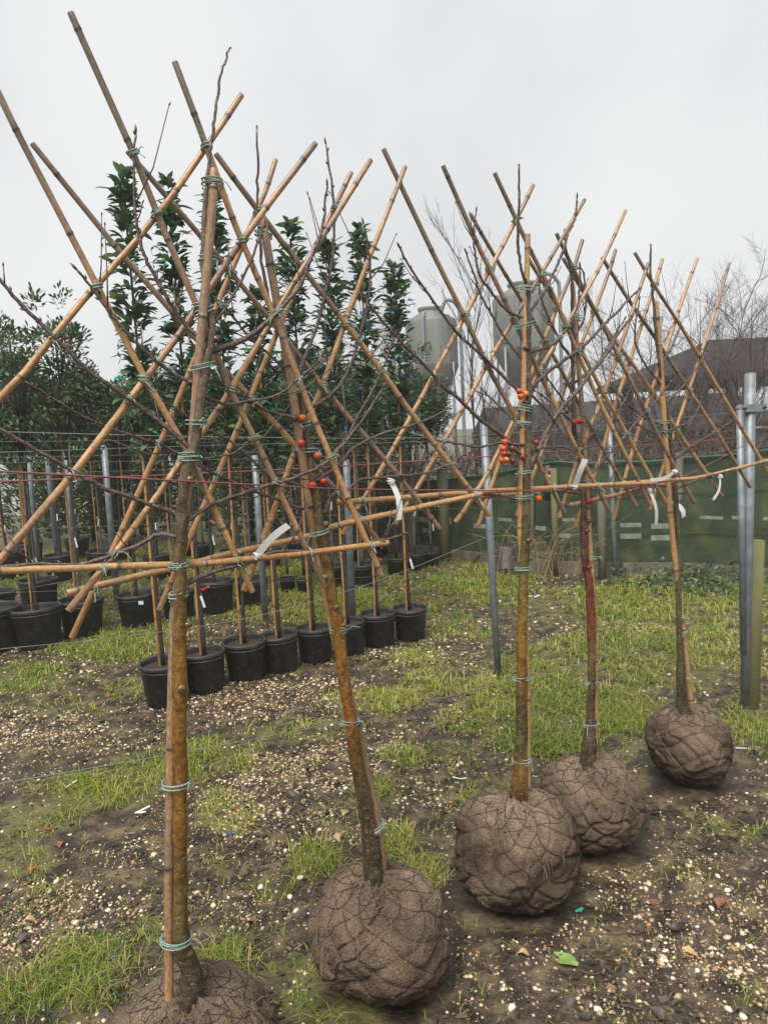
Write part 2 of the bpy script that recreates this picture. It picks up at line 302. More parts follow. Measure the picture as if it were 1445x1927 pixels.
def field(P, T, base):
    x, y = proj(P); d = np.full(len(P), base)
    for cx, cy, rx, ry, k in T:
        q = ((x-cx)/rx)**2 + ((y-cy)/ry)**2; d = np.maximum(d, k*np.clip(1.35-q, 0, 1))
    return d
def cheap_noise(P, s, seed=0):                                # value-noise from sines, fast for many points
    x, y = P[:, 0]*s+seed, P[:, 1]*s+seed*1.7; v = 0
    for i, (a, b, c) in enumerate([(1, .3, 0), (-.5, 1.1, 2), (1.7, -1.3, 4), (2.6, 1.9, 1), (-3.1, 2.7, 3), (4.7, 3.9, 5.5)]):
        v = v + np.sin(a*x+b*y+c+1.3*np.sin(b*x-a*y+c*2))/(1+.45*i)
    return v/3.2
def ground_z(P):
    P = np.asarray(P, float); P2 = P if P.shape[1] == 3 else np.c_[P, np.zeros(len(P))]
    d = np.hypot(P2[:, 0], P2[:, 1]); near = np.clip((9-d)/4, 0, 1)
    return (.012*cheap_noise(P2, 2.2, 1)+.010*cheap_noise(P2, 6, 4)+.0055*cheap_noise(P2, 21, 9)+.0025*cheap_noise(P2, 60, 3))*near - .006
def rows(a, b, s0, g):
    o = [a]
    while o[-1] < b: o.append(o[-1]+s0); s0 *= g
    return np.array(o)
yb = rows(.9, 10, .011, 1.007); yb = np.concatenate([[-60, -20, -6, -2, 0, .5], yb, rows(yb[-1]+.4, 500, .6, 1.25)])
xs = rows(0, 4.2, .013, 1.012); xs = np.concatenate([xs, rows(xs[-1]+.2, 500, .4, 1.3)]); xs = np.concatenate([-xs[:0:-1], xs])
XX, YY = np.meshgrid(xs, yb); GP = np.stack([XX.ravel(), YY.ravel(), np.zeros(XX.size)], 1)
GP[:, 2] = ground_z(GP)
gd = field(GP, GRASS, .1); far = np.hypot(GP[:, 0], GP[:, 1]) > 9; gd[far | (GP[:, 1] < 0.5)] = .75
ny, nx = XX.shape; ii = (np.arange(ny-1)[:, None]*nx + np.arange(nx-1)[None]).ravel()
gme = fast_mesh('ground', GP, np.stack([ii, ii+1, ii+nx+1, ii+nx], 1), gd)
def groundmat():
    m = mat('mud', None, .62, [(.32, (.012, .008, .005)), (.45, (.032, .021, .0125)), (.56, (.075, .051, .03)), (.72, (.18, .13, .08))], 9, bump=1.0, bs=50)
    t = m.node_tree; b = t.nodes['Principled BSDF']; src = b.inputs['Base Color'].links[0].from_socket
    an = N('ShaderNodeAttribute', t); an.attribute_name = 'a'; tc = N('ShaderNodeTexCoord', t)
    n = N('ShaderNodeTexNoise', t); n.inputs['Scale'].default_value = 9; n.inputs['Detail'].default_value = 6; t.links.new(tc.outputs['Object'], n.inputs['Vector'])
    ma = N('ShaderNodeMath', t, operation='MULTIPLY_ADD'); ma.inputs[1].default_value = 2.6; ma.inputs[2].default_value = -1.5
    t.links.new(n.outputs['Fac'], ma.inputs[0]); mb = N('ShaderNodeMath', t, operation='ADD', use_clamp=True); t.links.new(ma.outputs[0], mb.inputs[0]); t.links.new(an.outputs['Fac'], mb.inputs[1])
    mc = N('ShaderNodeMath', t, operation='MULTIPLY'); mc.inputs[1].default_value = .8; t.links.new(mb.outputs[0], mc.inputs[0])
    mm = N('ShaderNodeMix', t, data_type='RGBA'); mm.inputs[7].default_value = (.12, .115, .03, 1)
    t.links.new(mc.outputs[0], mm.inputs[0]); t.links.new(src, mm.inputs[6]); t.links.new(mm.outputs[2], b.inputs['Base Color'])
    r = N('ShaderNodeMapRange', t); r.inputs[3].default_value = .35; r.inputs[4].default_value = .8; t.links.new(n.outputs['Fac'], r.inputs[0]); t.links.new(r.outputs[0], b.inputs['Roughness'])
    return m
ground = kind(obj('ground', gme, groundmat()), 'structure', 'muddy nursery ground with grass and gravel')

def scatter(n, d0=1.15, d1=11, wd=.86, pw=-.35):
    u = rng.random(n); e = pw+1; d = (d0**e + u*(d1**e-d0**e))**(1/e)
    x = (rng.random(n)*2-1)*wd*d; return np.stack([x, d, np.zeros(n)], 1)
BALLS = [(-.53, 1.59, .215, .13), (-.071, 1.951, .214, .156), (.389, 2.294, .221, .175), (.746, 2.599, .206, .158), (1.311, 3.034, .188, .165)]
def off_balls(P, k=.93):
    ok = np.ones(len(P), bool)
    for bx, by, br, _ in BALLS: ok &= np.hypot(P[:, 0]-bx, P[:, 1]-by) > br*k
    return ok
# grass blades
P = scatter(600000); dn = field(P, GRASS, .13); cl = cheap_noise(P, 3.1, 2)*.5+cheap_noise(P, 11, 5)*.5
keep = (rng.random(len(P)) < np.clip(dn*(.55+1.35*cl+.75*cheap_noise(P, 1.7, 41)), 0, 1)**1.25) & off_balls(P); P = P[keep]; dn = dn[keep]; cl = cl[keep]
P = P[:230000]; dn = dn[:230000]; cl = cl[:230000]; n = len(P); P[:, 2] = ground_z(P)
dist = P[:, 1]; az = rng.random(n)*2*math.pi; ht = (.01+.052*rng.random(n)**2.2*np.clip(dn*1.3, .3, 1)*(1+.7*np.clip(cl, -.6, 1)))*(1+.03*dist); lean = .4+2.3*rng.random(n)
wd = (.0011+.0012*rng.random(n))*np.clip(dist/2.6, .8, 3)
D = np.stack([np.cos(az), np.sin(az), np.zeros(n)], 1); S = np.stack([-np.sin(az), np.cos(az), np.zeros(n)], 1); Z = np.array([0, 0, 1.])
b1 = P - S*wd[:, None]; b2 = P + S*wd[:, None]; mid = P + D*(ht*lean*.35)[:, None] + Z*(ht*.62)[:, None]
m1 = mid - S*(wd*.8)[:, None]; m2 = mid + S*(wd*.8)[:, None]; tip = P + D*(ht*lean)[:, None] + Z*(ht*(1.05-.3*lean))[:, None].clip(.004)
V = np.stack([b1, b2, m2, m1, tip - S*(wd*.1)[:, None], tip + S*(wd*.1)[:, None]], 1).reshape(-1, 3)
i6 = np.arange(n)*6; Fq = np.stack([np.stack([i6, i6+1, i6+2, i6+3], 1), np.stack([i6+3, i6+2, i6+5, i6+4], 1)], 1).reshape(-1, 4)
tone = np.clip(.5+.35*cheap_noise(P, 1.9, 8)+.3*rng.normal(size=n)*.6, 0, 1); dead = rng.random(n) < .14+.2*np.clip(cheap_noise(P, 1.3, 31), 0, 1); tone[dead] = .9+.1*rng.random(dead.sum())
kind(obj('grass', fast_mesh('grass', V, Fq, np.repeat(tone, 6)), M['grass']), 'stuff', 'short wet green grass growing in patches on the mud')

# pebbles
t_ = (1+5**.5)/2; ICO = np.array([(-1,t_,0),(1,t_,0),(-1,-t_,0),(1,-t_,0),(0,-1,t_),(0,1,t_),(0,-1,-t_),(0,1,-t_),(t_,0,-1),(t_,0,1),(-t_,0,-1),(-t_,0,1)])/math.sqrt(1+t_*t_)
ICF = np.array([(0,11,5),(0,5,1),(0,1,7),(0,7,10),(0,10,11),(1,5,9),(5,11,4),(11,10,2),(10,7,6),(7,1,8),(3,9,4),(3,4,2),(3,2,6),(3,6,8),(3,8,9),(4,9,5),(2,4,11),(6,2,10),(8,6,7),(9,8,1)])
P = scatter(290000, pw=-.35); gr = field(P, GRAVEL, .16); cl = cheap_noise(P, 4, 12)*.6+cheap_noise(P, 15, 3)*.4
keep = (rng.random(len(P)) < np.clip(gr*(.7+1.3*cl), 0, 1)) & off_balls(P, 1.0); P = P[keep][:80000]; n = len(P)
sz = (.0024+.0064*rng.random(n)**2.5)*np.clip(P[:, 1]/3.2, .8, 1.6); ax = np.stack([1+.5*rng.random(n), .75+.35*rng.random(n), .5+.25*rng.random(n)], 1)
P[:, 2] = ground_z(P)+sz*.1; rz = rng.random(n)*6.28; c, s = np.cos(rz), np.sin(rz)
Vp = ICO[None]*ax[:, None]*sz[:, None, None]*(1+.16*rng.normal(size=(n, 12, 1)))
Vp = np.stack([Vp[..., 0]*c[:, None]-Vp[..., 1]*s[:, None], Vp[..., 0]*s[:, None]+Vp[..., 1]*c[:, None], Vp[..., 2]], 2)+P[:, None]
tone = np.clip(rng.beta(1.6, 1.7, n), 0, 1)
Fp = (ICF[None]+(np.arange(n)*12)[:, None, None]).reshape(-1, 3)
kind(obj('gravel', fast_mesh('gravel', Vp.reshape(-1, 3), Fp, np.repeat(tone, 12)), M['stone']), 'stuff', 'pale flint gravel trodden into the mud')
# the larger single pebbles lie on the ground as pieces of it
PEB = []
for q in range(10):
    v = ICO*np.array([1.25, .95, .65])*(1+.15*rng.normal(size=(12, 1))); PEB.append(fast_mesh('pebble', v, ICF, np.full(12, [.1, .3, .4, .5, .6, .7, .8, .88, .97, .2][q])))
    md = PEB[-1]; md.materials.append(M['stone'])
P = scatter(6000, 1.2, 3.6); gr = field(P, GRAVEL, .1); P = P[(rng.random(len(P)) < gr**1.5*.5) & off_balls(P, 1.06)]
px, py = proj(P); P = P[(px > -60) & (px < 1500) & (py < 1960)][:240]
for p in P:
    o = obj('pebble', random.choice(PEB), None, ground); z = ground_z(p[None])[0]; s = random.uniform(.006, .0115)
    o.location = (p[0], p[1], z+s*.12); o.scale = (s, s, s); o.rotation_euler = (random.uniform(-.3, .3), random.uniform(-.3, .3), random.uniform(0, 6.3))
# bark mulch and leaf crumbs
P = scatter(160000, pw=-.3); cl = cheap_noise(P, 2.7, 21)*.6+cheap_noise(P, 9, 6)*.4; P = P[(rng.random(len(P)) < np.clip(.2+.5*cl, .03, 1)) & off_balls(P, 1.0)][:42000]; n = len(P)
P[:, 2] = ground_z(P)+.003; az = rng.random(n)*6.28; ln = .004+.014*rng.random(n)**2; wd = ln*(.25+.4*rng.random(n))
D = np.stack([np.cos(az), np.sin(az), rng.normal(size=n)*.25], 1)*ln[:, None]; S = np.stack([-np.sin(az), np.cos(az), rng.normal(size=n)*.35], 1)*wd[:, None]
V = np.stack([P-D-S*.5, P+D*.8-S, P+D+S*.6, P-D*.7+S], 1); V[:, :, 2] += .003*rng.random((n, 4)); i4 = np.arange(n)*4
kind(obj('mulch', fast_mesh('mulch', V.reshape(-1, 3), np.stack([i4, i4+1, i4+2, i4+3], 1), np.repeat(np.clip(rng.beta(1.2, 2, n), 0, 1), 4), False), M['mulch']), 'stuff', 'dark bark crumbs and rotten leaf bits on the mud')

# ------------------------------------------------------------------ the five root-balled crab apples on their cane lattices
def cane_mesh(P, r0, r1, tone, seed=0, node=.17, name='bamboo_cane', org=(0, 0, 0), top_dark=.0, spl=True):
    rr = random.Random(seed); P = np.asarray(P, float)
    Q = smooth_path(P, 5) if spl and len(P) > 2 else P
    seg = np.r_[0, np.cumsum(np.linalg.norm(np.diff(Q, axis=0), axis=1))]; Ltot = seg[-1]
    at = [0, .002]; rad = [.9, 1.0]; dk = [.75, 0.]
    s = rr.uniform(.02, node*.6)
    while s < Ltot-.02:
        for o, k, d in ((-.012, 1, 0), (-.005, 1.03, .25), (-.0015, 1.12, .75), (.001, 1.15, 1), (.0035, 1.02, .7), (.008, 1.0, .15), (.02, 1, 0)):
            at.append(s+o); rad.append(k); dk.append(d)
        s += node*rr.uniform(.75, 1.25)
    at += [Ltot-.002, Ltot]; rad += [1, .92]; dk += [0, .75]
    z = sorted(zip(at, rad, dk)); at = np.clip([q[0] for q in z], 0, Ltot); rad = np.array([q[1] for q in z]); dk = np.array([q[2] for q in z])
    ok = np.r_[True, np.diff(at) > 2e-4]; at, rad, dk = at[ok], rad[ok], dk[ok]
    C = np.stack([np.interp(at, seg, Q[:, i]) for i in range(3)], 1)
    C += np.stack([np.interp(at, np.linspace(0, Ltot, 7), [rr.uniform(-.003, .003) for _ in range(7)]) for i in range(3)], 1)
    tt = at/Ltot; R = (r0+(r1-r0)*tt)*rad
    base = np.clip(tone + .1*np.sin(at*9+seed)+.1*np.sin(at*23+seed*2.3)+.12*np.array([rr.gauss(0, 1) for _ in at])*.5 + top_dark*np.clip(1-tt*2.2, 0, 1), 0, .8)
    return MB().tube(C, R, 10, np.clip(base+(1-base)*dk*.85, 0, 1)).mesh(name, org)
def twig_mesh(P, r0, r1, seed, org, buds=True, pw=1.0):
    rr = random.Random(seed); Q = smooth_path(P, 5); n = len(Q)
    Q = Q + np.array([[rr.gauss(0, .0008) for _ in range(3)] for _ in range(n)])*np.r_[0, np.ones(n-1)][:, None]
    t = np.linspace(0, 1, n)**pw; R = (r0+(r1-r0)*t)*(1+np.array([rr.uniform(-.06, .1) for _ in range(n)])); R[-1] *= .5
    mb = MB().tube(Q, R, 7, 0)
    if buds:
        L = np.r_[0, np.cumsum(np.linalg.norm(np.diff(Q, axis=0), axis=1))]; s = rr.uniform(.03, .07); sd = 1
        while s < L[-1]:
            c = np.array([np.interp(s, L, Q[:, i]) for i in range(3)]); c2 = np.array([np.interp(min(s+.01, L[-1]), L, Q[:, i]) for i in range(3)])
            T = nrm(c2-c+1e-9); side = nrm(np.cross(T, NV))*sd; sd = -sd; rb = np.interp(s, L, R)
            tip = c + side*(rb+.004)+T*.008
            mb.tube([c+side*rb*.3, c+side*(rb+.0012)+T*.003, tip], [.0026, .0027, .0006], 5, 0)
            s += rr.uniform(.028, .06)
        for q in range(int(L[-1]*9)+rr.choice((0, 1, 2))):
            s = rr.uniform(.15, .92)*L[-1]; c = np.array([np.interp(s, L, Q[:, i]) for i in range(3)]); c2 = np.array([np.interp(min(s+.02, L[-1]), L, Q[:, i]) for i in range(3)])
            T = nrm(c2-c+1e-9); side = nrm(np.cross(T, NV))*rr.choice((-1, 1)); ln = rr.choice((.02, .03, .05, .09, .14, .2))*rr.uniform(.7, 1.2); d = nrm(T*.8+side*rr.uniform(.5, 1)+NV*rr.uniform(-.3, .4)+[0, 0, .35])
            mb.tube([c, c+d*ln*.4, c+nrm(d+[0, 0, .3])*ln], [.0021, .0016, .0011], 5, 0); e_ = c+nrm(d+[0, 0, .3])*ln; mb.tube([e_-d*.001, e_+d*.003, e_+d*.008], [.0013, .0021, .0004], 5, 0)
        mb.tube([Q[-1]-nrm(Q[-1]-Q[-2])*.004, Q[-1]+nrm(Q[-1]-Q[-2])*.006, Q[-1]+nrm(Q[-1]-Q[-2])*.014], [R[-2], R[-2]*1.15, .0005], 6, 0)
    return mb.mesh('branch', org)
def tie_mesh(c, axis, ha, hb, turns=3, seed=0, org=(0, 0, 0), r=.0019, tails=True, spread=.0034):
    """twine wound round: ha = half width across the picture plane, hb = half depth"""
    rr = random.Random(seed); c = np.asarray(c, float); A = nrm(axis); X = nrm(np.cross(A, NV)); Y = np.cross(X, A)
    mb = MB(); m = 16*turns
    ph = np.linspace(0, 2*math.pi*turns, m+1); tl = rr.uniform(-.35, .35)
    rad = 1+.05*np.sin(ph*.37+seed); z = np.linspace(-.5, .5, m+1)*spread*turns + .0025*np.sin(ph*.5+seed)
    pts = c + X*(np.cos(ph)*ha*rad)[:, None] + Y*(np.sin(ph)*hb*rad)[:, None] + A*(z+tl*np.cos(ph)*ha)[:, None]
    mb.tube(pts, r, 5, 0)
    if tails:
        for q in range(rr.choice((1, 1, 2))):
            k = rr.choice((0, -1)); d = nrm(X*rr.uniform(-1, 1)-np.array([0, 0, 1])*rr.uniform(-.6, 1)-NV*.6); ln = rr.uniform(.012, .045)
            p0 = c + X*ha*rr.choice((-1, 1))*.9 - NV*hb*.5 + A*rr.uniform(-.004, .004)
            mb.tube([p0, p0+d*ln*.5+[0, 0, .003], p0+d*ln-[0, 0, ln*.25]], [r*.95, r*.9, r*.8], 5, 0)
    return mb.mesh('twine_tie', org)
def seg_cross(a, b):
    for i in range(len(a)-1):
        for j in range(len(b)-1):
            p, q = np.array(a[i], float), np.array(a[i+1], float); r, s = np.array(b[j], float), np.array(b[j+1], float)
            d1, d2 = q-p, s-r; den = d1[0]*d2[1]-d1[1]*d2[0]
            if abs(den) < 1e-9: continue
            t = ((r-p)[0]*d2[1]-(r-p)[1]*d2[0])/den; u = ((r-p)[0]*d1[1]-(r-p)[1]*d1[0])/den
            if 0 <= t <= 1 and 0 <= u <= 1: return p+d1*t
    return None
def root_ball(parent, loc, rx, rz, seed, dent=None, N_=13):
    rr = random.Random(seed); nu, nv = 190, 110
    wv = lambda x: 2*np.abs(2*(x/(2*np.pi)-np.floor(x/(2*np.pi)+.5)))-1
    def base(ph, v):                                      # v 0 top .. 1 bottom
        w1 = .13*np.sin(2*ph+seed)+.07*np.sin(5*ph+7*v+seed*2)+.03*np.sin(11*ph-13*v+seed); w2 = .03*np.sin(4*ph+9*v+seed)+.02*np.sin(9*ph-6*v)
        phw = ph+w1*np.sin(np.pi*v); vw = np.clip(v+w2*np.sin(np.pi*v), 0, 1); th = vw*np.pi
        sx = np.sin(th)**.74; cz = np.cos(th)
        lump = 1+.06*np.sin(2*phw+seed*1.3)*np.sin(th)+.045*np.sin(3*phw+4*vw+seed)+.022*np.sin(7*phw+11*vw+seed*.7)+.012*np.sin(13*phw-9*vw)
        p_ = N_*ph/(2*np.pi)+N_*.5*v; q_ = N_*ph/(2*np.pi)-N_*.5*v
        dp = np.abs(p_-np.round(p_)); dq = np.abs(q_-np.round(q_)); dm_ = np.minimum(dp, dq)
        amt = .7+.3*np.sin(3*phw+5*vw+seed*3)
        gro = np.exp(-(dm_/.075)**2)*amt
        hi = np.clip((.36-v)/.36, 0, 1)
        fold = hi*(.05*wv(7*ph+seed+9*v)+.032*wv(13*ph+25*v+seed)+.018*np.sin(29*ph-31*v)) + .018*wv(5*ph+21*v+seed*2)*np.clip(1-np.abs(v-.45)*2.4, 0, 1)
        R = rx*.985*(lump - .05*gro*np.clip(v*3, 0, 1) + .028*amt*np.sin(np.pi*np.clip(dm_*2, 0, 1))*np.clip(v*4, 0, 1) + fold)
        x = R*sx*np.cos(phw); y = R*sx*np.sin(phw); z = rz*.93 + rz*cz*(1+.07*np.sin(2*phw+seed)*np.sin(th)) + rz*.16*hi*np.sin(3*ph+seed)*(1-hi*.6) + rz*.05*hi*np.sin(11*ph+9*v)
        if dent:
            for (dph, dv, ws, dep) in dent:
                a = np.angle(np.exp(1j*(ph-dph))); g = np.exp(-(a/ws)**2-((v-dv)/(ws*.35))**2)*dep; x = x*(1-g); y = y*(1-g); z = z-g*rz*.6
        return np.stack([x, y, z], -1)
    def surf(ph, v, lift=0.0):
        V = base(np.asarray(ph, float), np.asarray(v, float)).reshape(-1, 3); o = nrm3(V-[0, 0, rz*.9])
        rid = 1-np.abs(vnoise(V*[1, 1, 1.6], 13, seed+3))*2.4
        V = V+o*(vnoise(V, 40, seed)*.003+rid*.007-.004+lift)[:, None]
        V[:, 2] = np.maximum(V[:, 2], .003*np.sin(60*V[:, 0])-.012); return V
    PH, VV = np.meshgrid(np.arange(nu)/nu*2*np.pi, np.linspace(.012, .985, nv)); V = surf(PH.ravel(), VV.ravel())
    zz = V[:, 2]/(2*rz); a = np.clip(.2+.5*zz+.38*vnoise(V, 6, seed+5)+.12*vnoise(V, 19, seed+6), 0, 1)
    f = [(j*nu+i, j*nu+(i+1) % nu, (j+1)*nu+(i+1) % nu, (j+1)*nu+i) for j in range(nv-1) for i in range(nu)]
    f += [tuple(range(nu-1, -1, -1))]
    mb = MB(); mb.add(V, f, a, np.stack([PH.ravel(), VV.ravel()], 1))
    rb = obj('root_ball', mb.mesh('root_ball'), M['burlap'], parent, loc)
    nb = MB()
    for fam in (1, -1):
        for i in range(N_):
            v = np.linspace(.06, .93, 60); ph = 2*np.pi*(i - fam*.5*N_*v)/N_
            nb.tube(surf(ph, v, .001), .0014, 4, 0)
    for q in range(2):                                    # gathered ring cords near the neck
        ph = np.linspace(0, 2*np.pi, 80); nb.tube(surf(ph, .1+.09*q+.02*np.sin(3*ph+q*2+seed), .0008), .0011, 4, 0)
    obj('netting', nb.mesh('netting'), M['net'], rb)
    fb = MB(); tufts = [(rr.uniform(3.2, 6.2), rr.uniform(.12, .4)) for _ in range(7)]
    for q in range(560):
        near = q < 300; tf = q > 420
        if tf: c_ = tufts[q % 7]; ph, v = rr.gauss(c_[0], .14), abs(rr.gauss(c_[1], .035))
        else: ph = rr.uniform(0, 6.28); v = rr.uniform(.03, .26) if near else min(abs(rr.gauss(.38, .22)), .8)
        p = surf(np.array([ph]), np.array([v]))[0]; o = nrm(p-[0, 0, rz*.9])
        tdir = nrm(np.cross(o, [rr.gauss(0, 1), rr.gauss(0, 1), rr.gauss(0, 1)])); ln = rr.uniform(.02, .055) if tf else rr.uniform(.012, .04) if near else rr.uniform(.006, .018)
        if tf: tdir = nrm(tdir*.6+o*.4-np.array([0, 0, .7]))
        lift = rr.uniform(.05, .5)
        fb.tube([p, p+tdir*ln*.5+o*ln*.3*lift, p+tdir*ln+o*ln*.35*lift-np.array([0, 0, ln*.35])], [.0006, .0005, .0003], 3, 0, cap=False)
    kind(obj('frayed_fibre', fb.mesh('frayed_fibre'), M['fibre'], rb), 'stuff')
    return rb
def nrm3(V): return V/(np.linalg.norm(V, axis=-1, keepdims=True)+1e-9)
def apple(parent, p, r, tone, seed, org, wood):
    rr = random.Random(seed); mb = MB(); prof = [(0, -.86), (.25, -.93), (.55, -.82), (.85, -.45), (1, 0), (.93, .45), (.68, .8), (.35, .93), (.12, .86), (0, .78)]
    mb.lathe([(a*r, b*r) for a, b in prof], 14, a=tone); V = mb.v[0]; V += (vnoise(V, 60, seed)*r*.14)[:, None]*nrm3(V)
    Rm = np.array(Euler((rr.uniform(-.5, .5), rr.uniform(-.5, .5), rr.uniform(0, 6))).to_matrix()); mb.v[0] = V@Rm.T
    o = obj('crab_apple', mb.mesh('crab_apple'), M['fruit'], parent, np.asarray(p)-org)
    e = MB(); e.tube(np.array([(0, 0, -r*.86), (0, 0, -r*1.02)])@Rm.T, [r*.16, r*.24], 6, 0); obj('calyx', e.mesh('calyx'), M['fruit_eye'], o)
    q = wood[np.argmin(np.linalg.norm(wood-p-[0, 0, r*1.6], axis=1))]-p; t0 = np.array([0, 0, r*.7])
    s = MB(); s.tube(smooth_path([t0, t0*.6+q*.4+[0, 0, r*.6], q], 4), r*.085, 5, 0); obj('stalk', s.mesh('stalk'), M['bark_tip'], o)
def strip_tag(parent, p0, p1, wpx, org, knot=True, printed=False, curl=.009):
    p0 = np.asarray(p0); p1 = np.asarray(p1); D = p1-p0; L_ = np.linalg.norm(D); T = D/L_; S = nrm(np.cross(T, NV)); n = 9
    V, uv = [], []
    for i in range(n):
        t = i/(n-1); c = p0+D*t + S*curl*math.sin(t*3.1) - NV*(.012*math.sin(t*2.5))
        V += [c-S*wpx, c+S*wpx, c+S*wpx-NV*.0006, c-S*wpx-NV*.0006]; uv += [(0, t), (1, t), (1, t), (0, t)]
    f = []
    for i in range(n-1):
        a, b = 4*i, 4*i+4
        for j in range(4): f.append((a+j, a+(j+1) % 4, b+(j+1) % 4, b+j))
    mb = MB().add(V, f+[(3, 2, 1, 0), (4*n-4, 4*n-3, 4*n-2, 4*n-1)], 0, uv)
    o = obj('plant_tag', mb.mesh('plant_tag', org, False), M['print'] if printed else M['tagw'], parent)
    if knot:
        kb = MB()
        for q in range(3):
            ph = np.linspace(0, 6.28, 13); a = nrm(T+S*(q-1)*.5); b = nrm(np.cross(a, NV))
            kb.tube(p0+(np.cos(ph)[:, None]*b*.009+np.sin(ph)[:, None]*NV*.011)+a*.004*(q-1), .0024, 5, 0)
        obj('knot', kb.mesh('knot', org), M['tagw'], o)
    return o

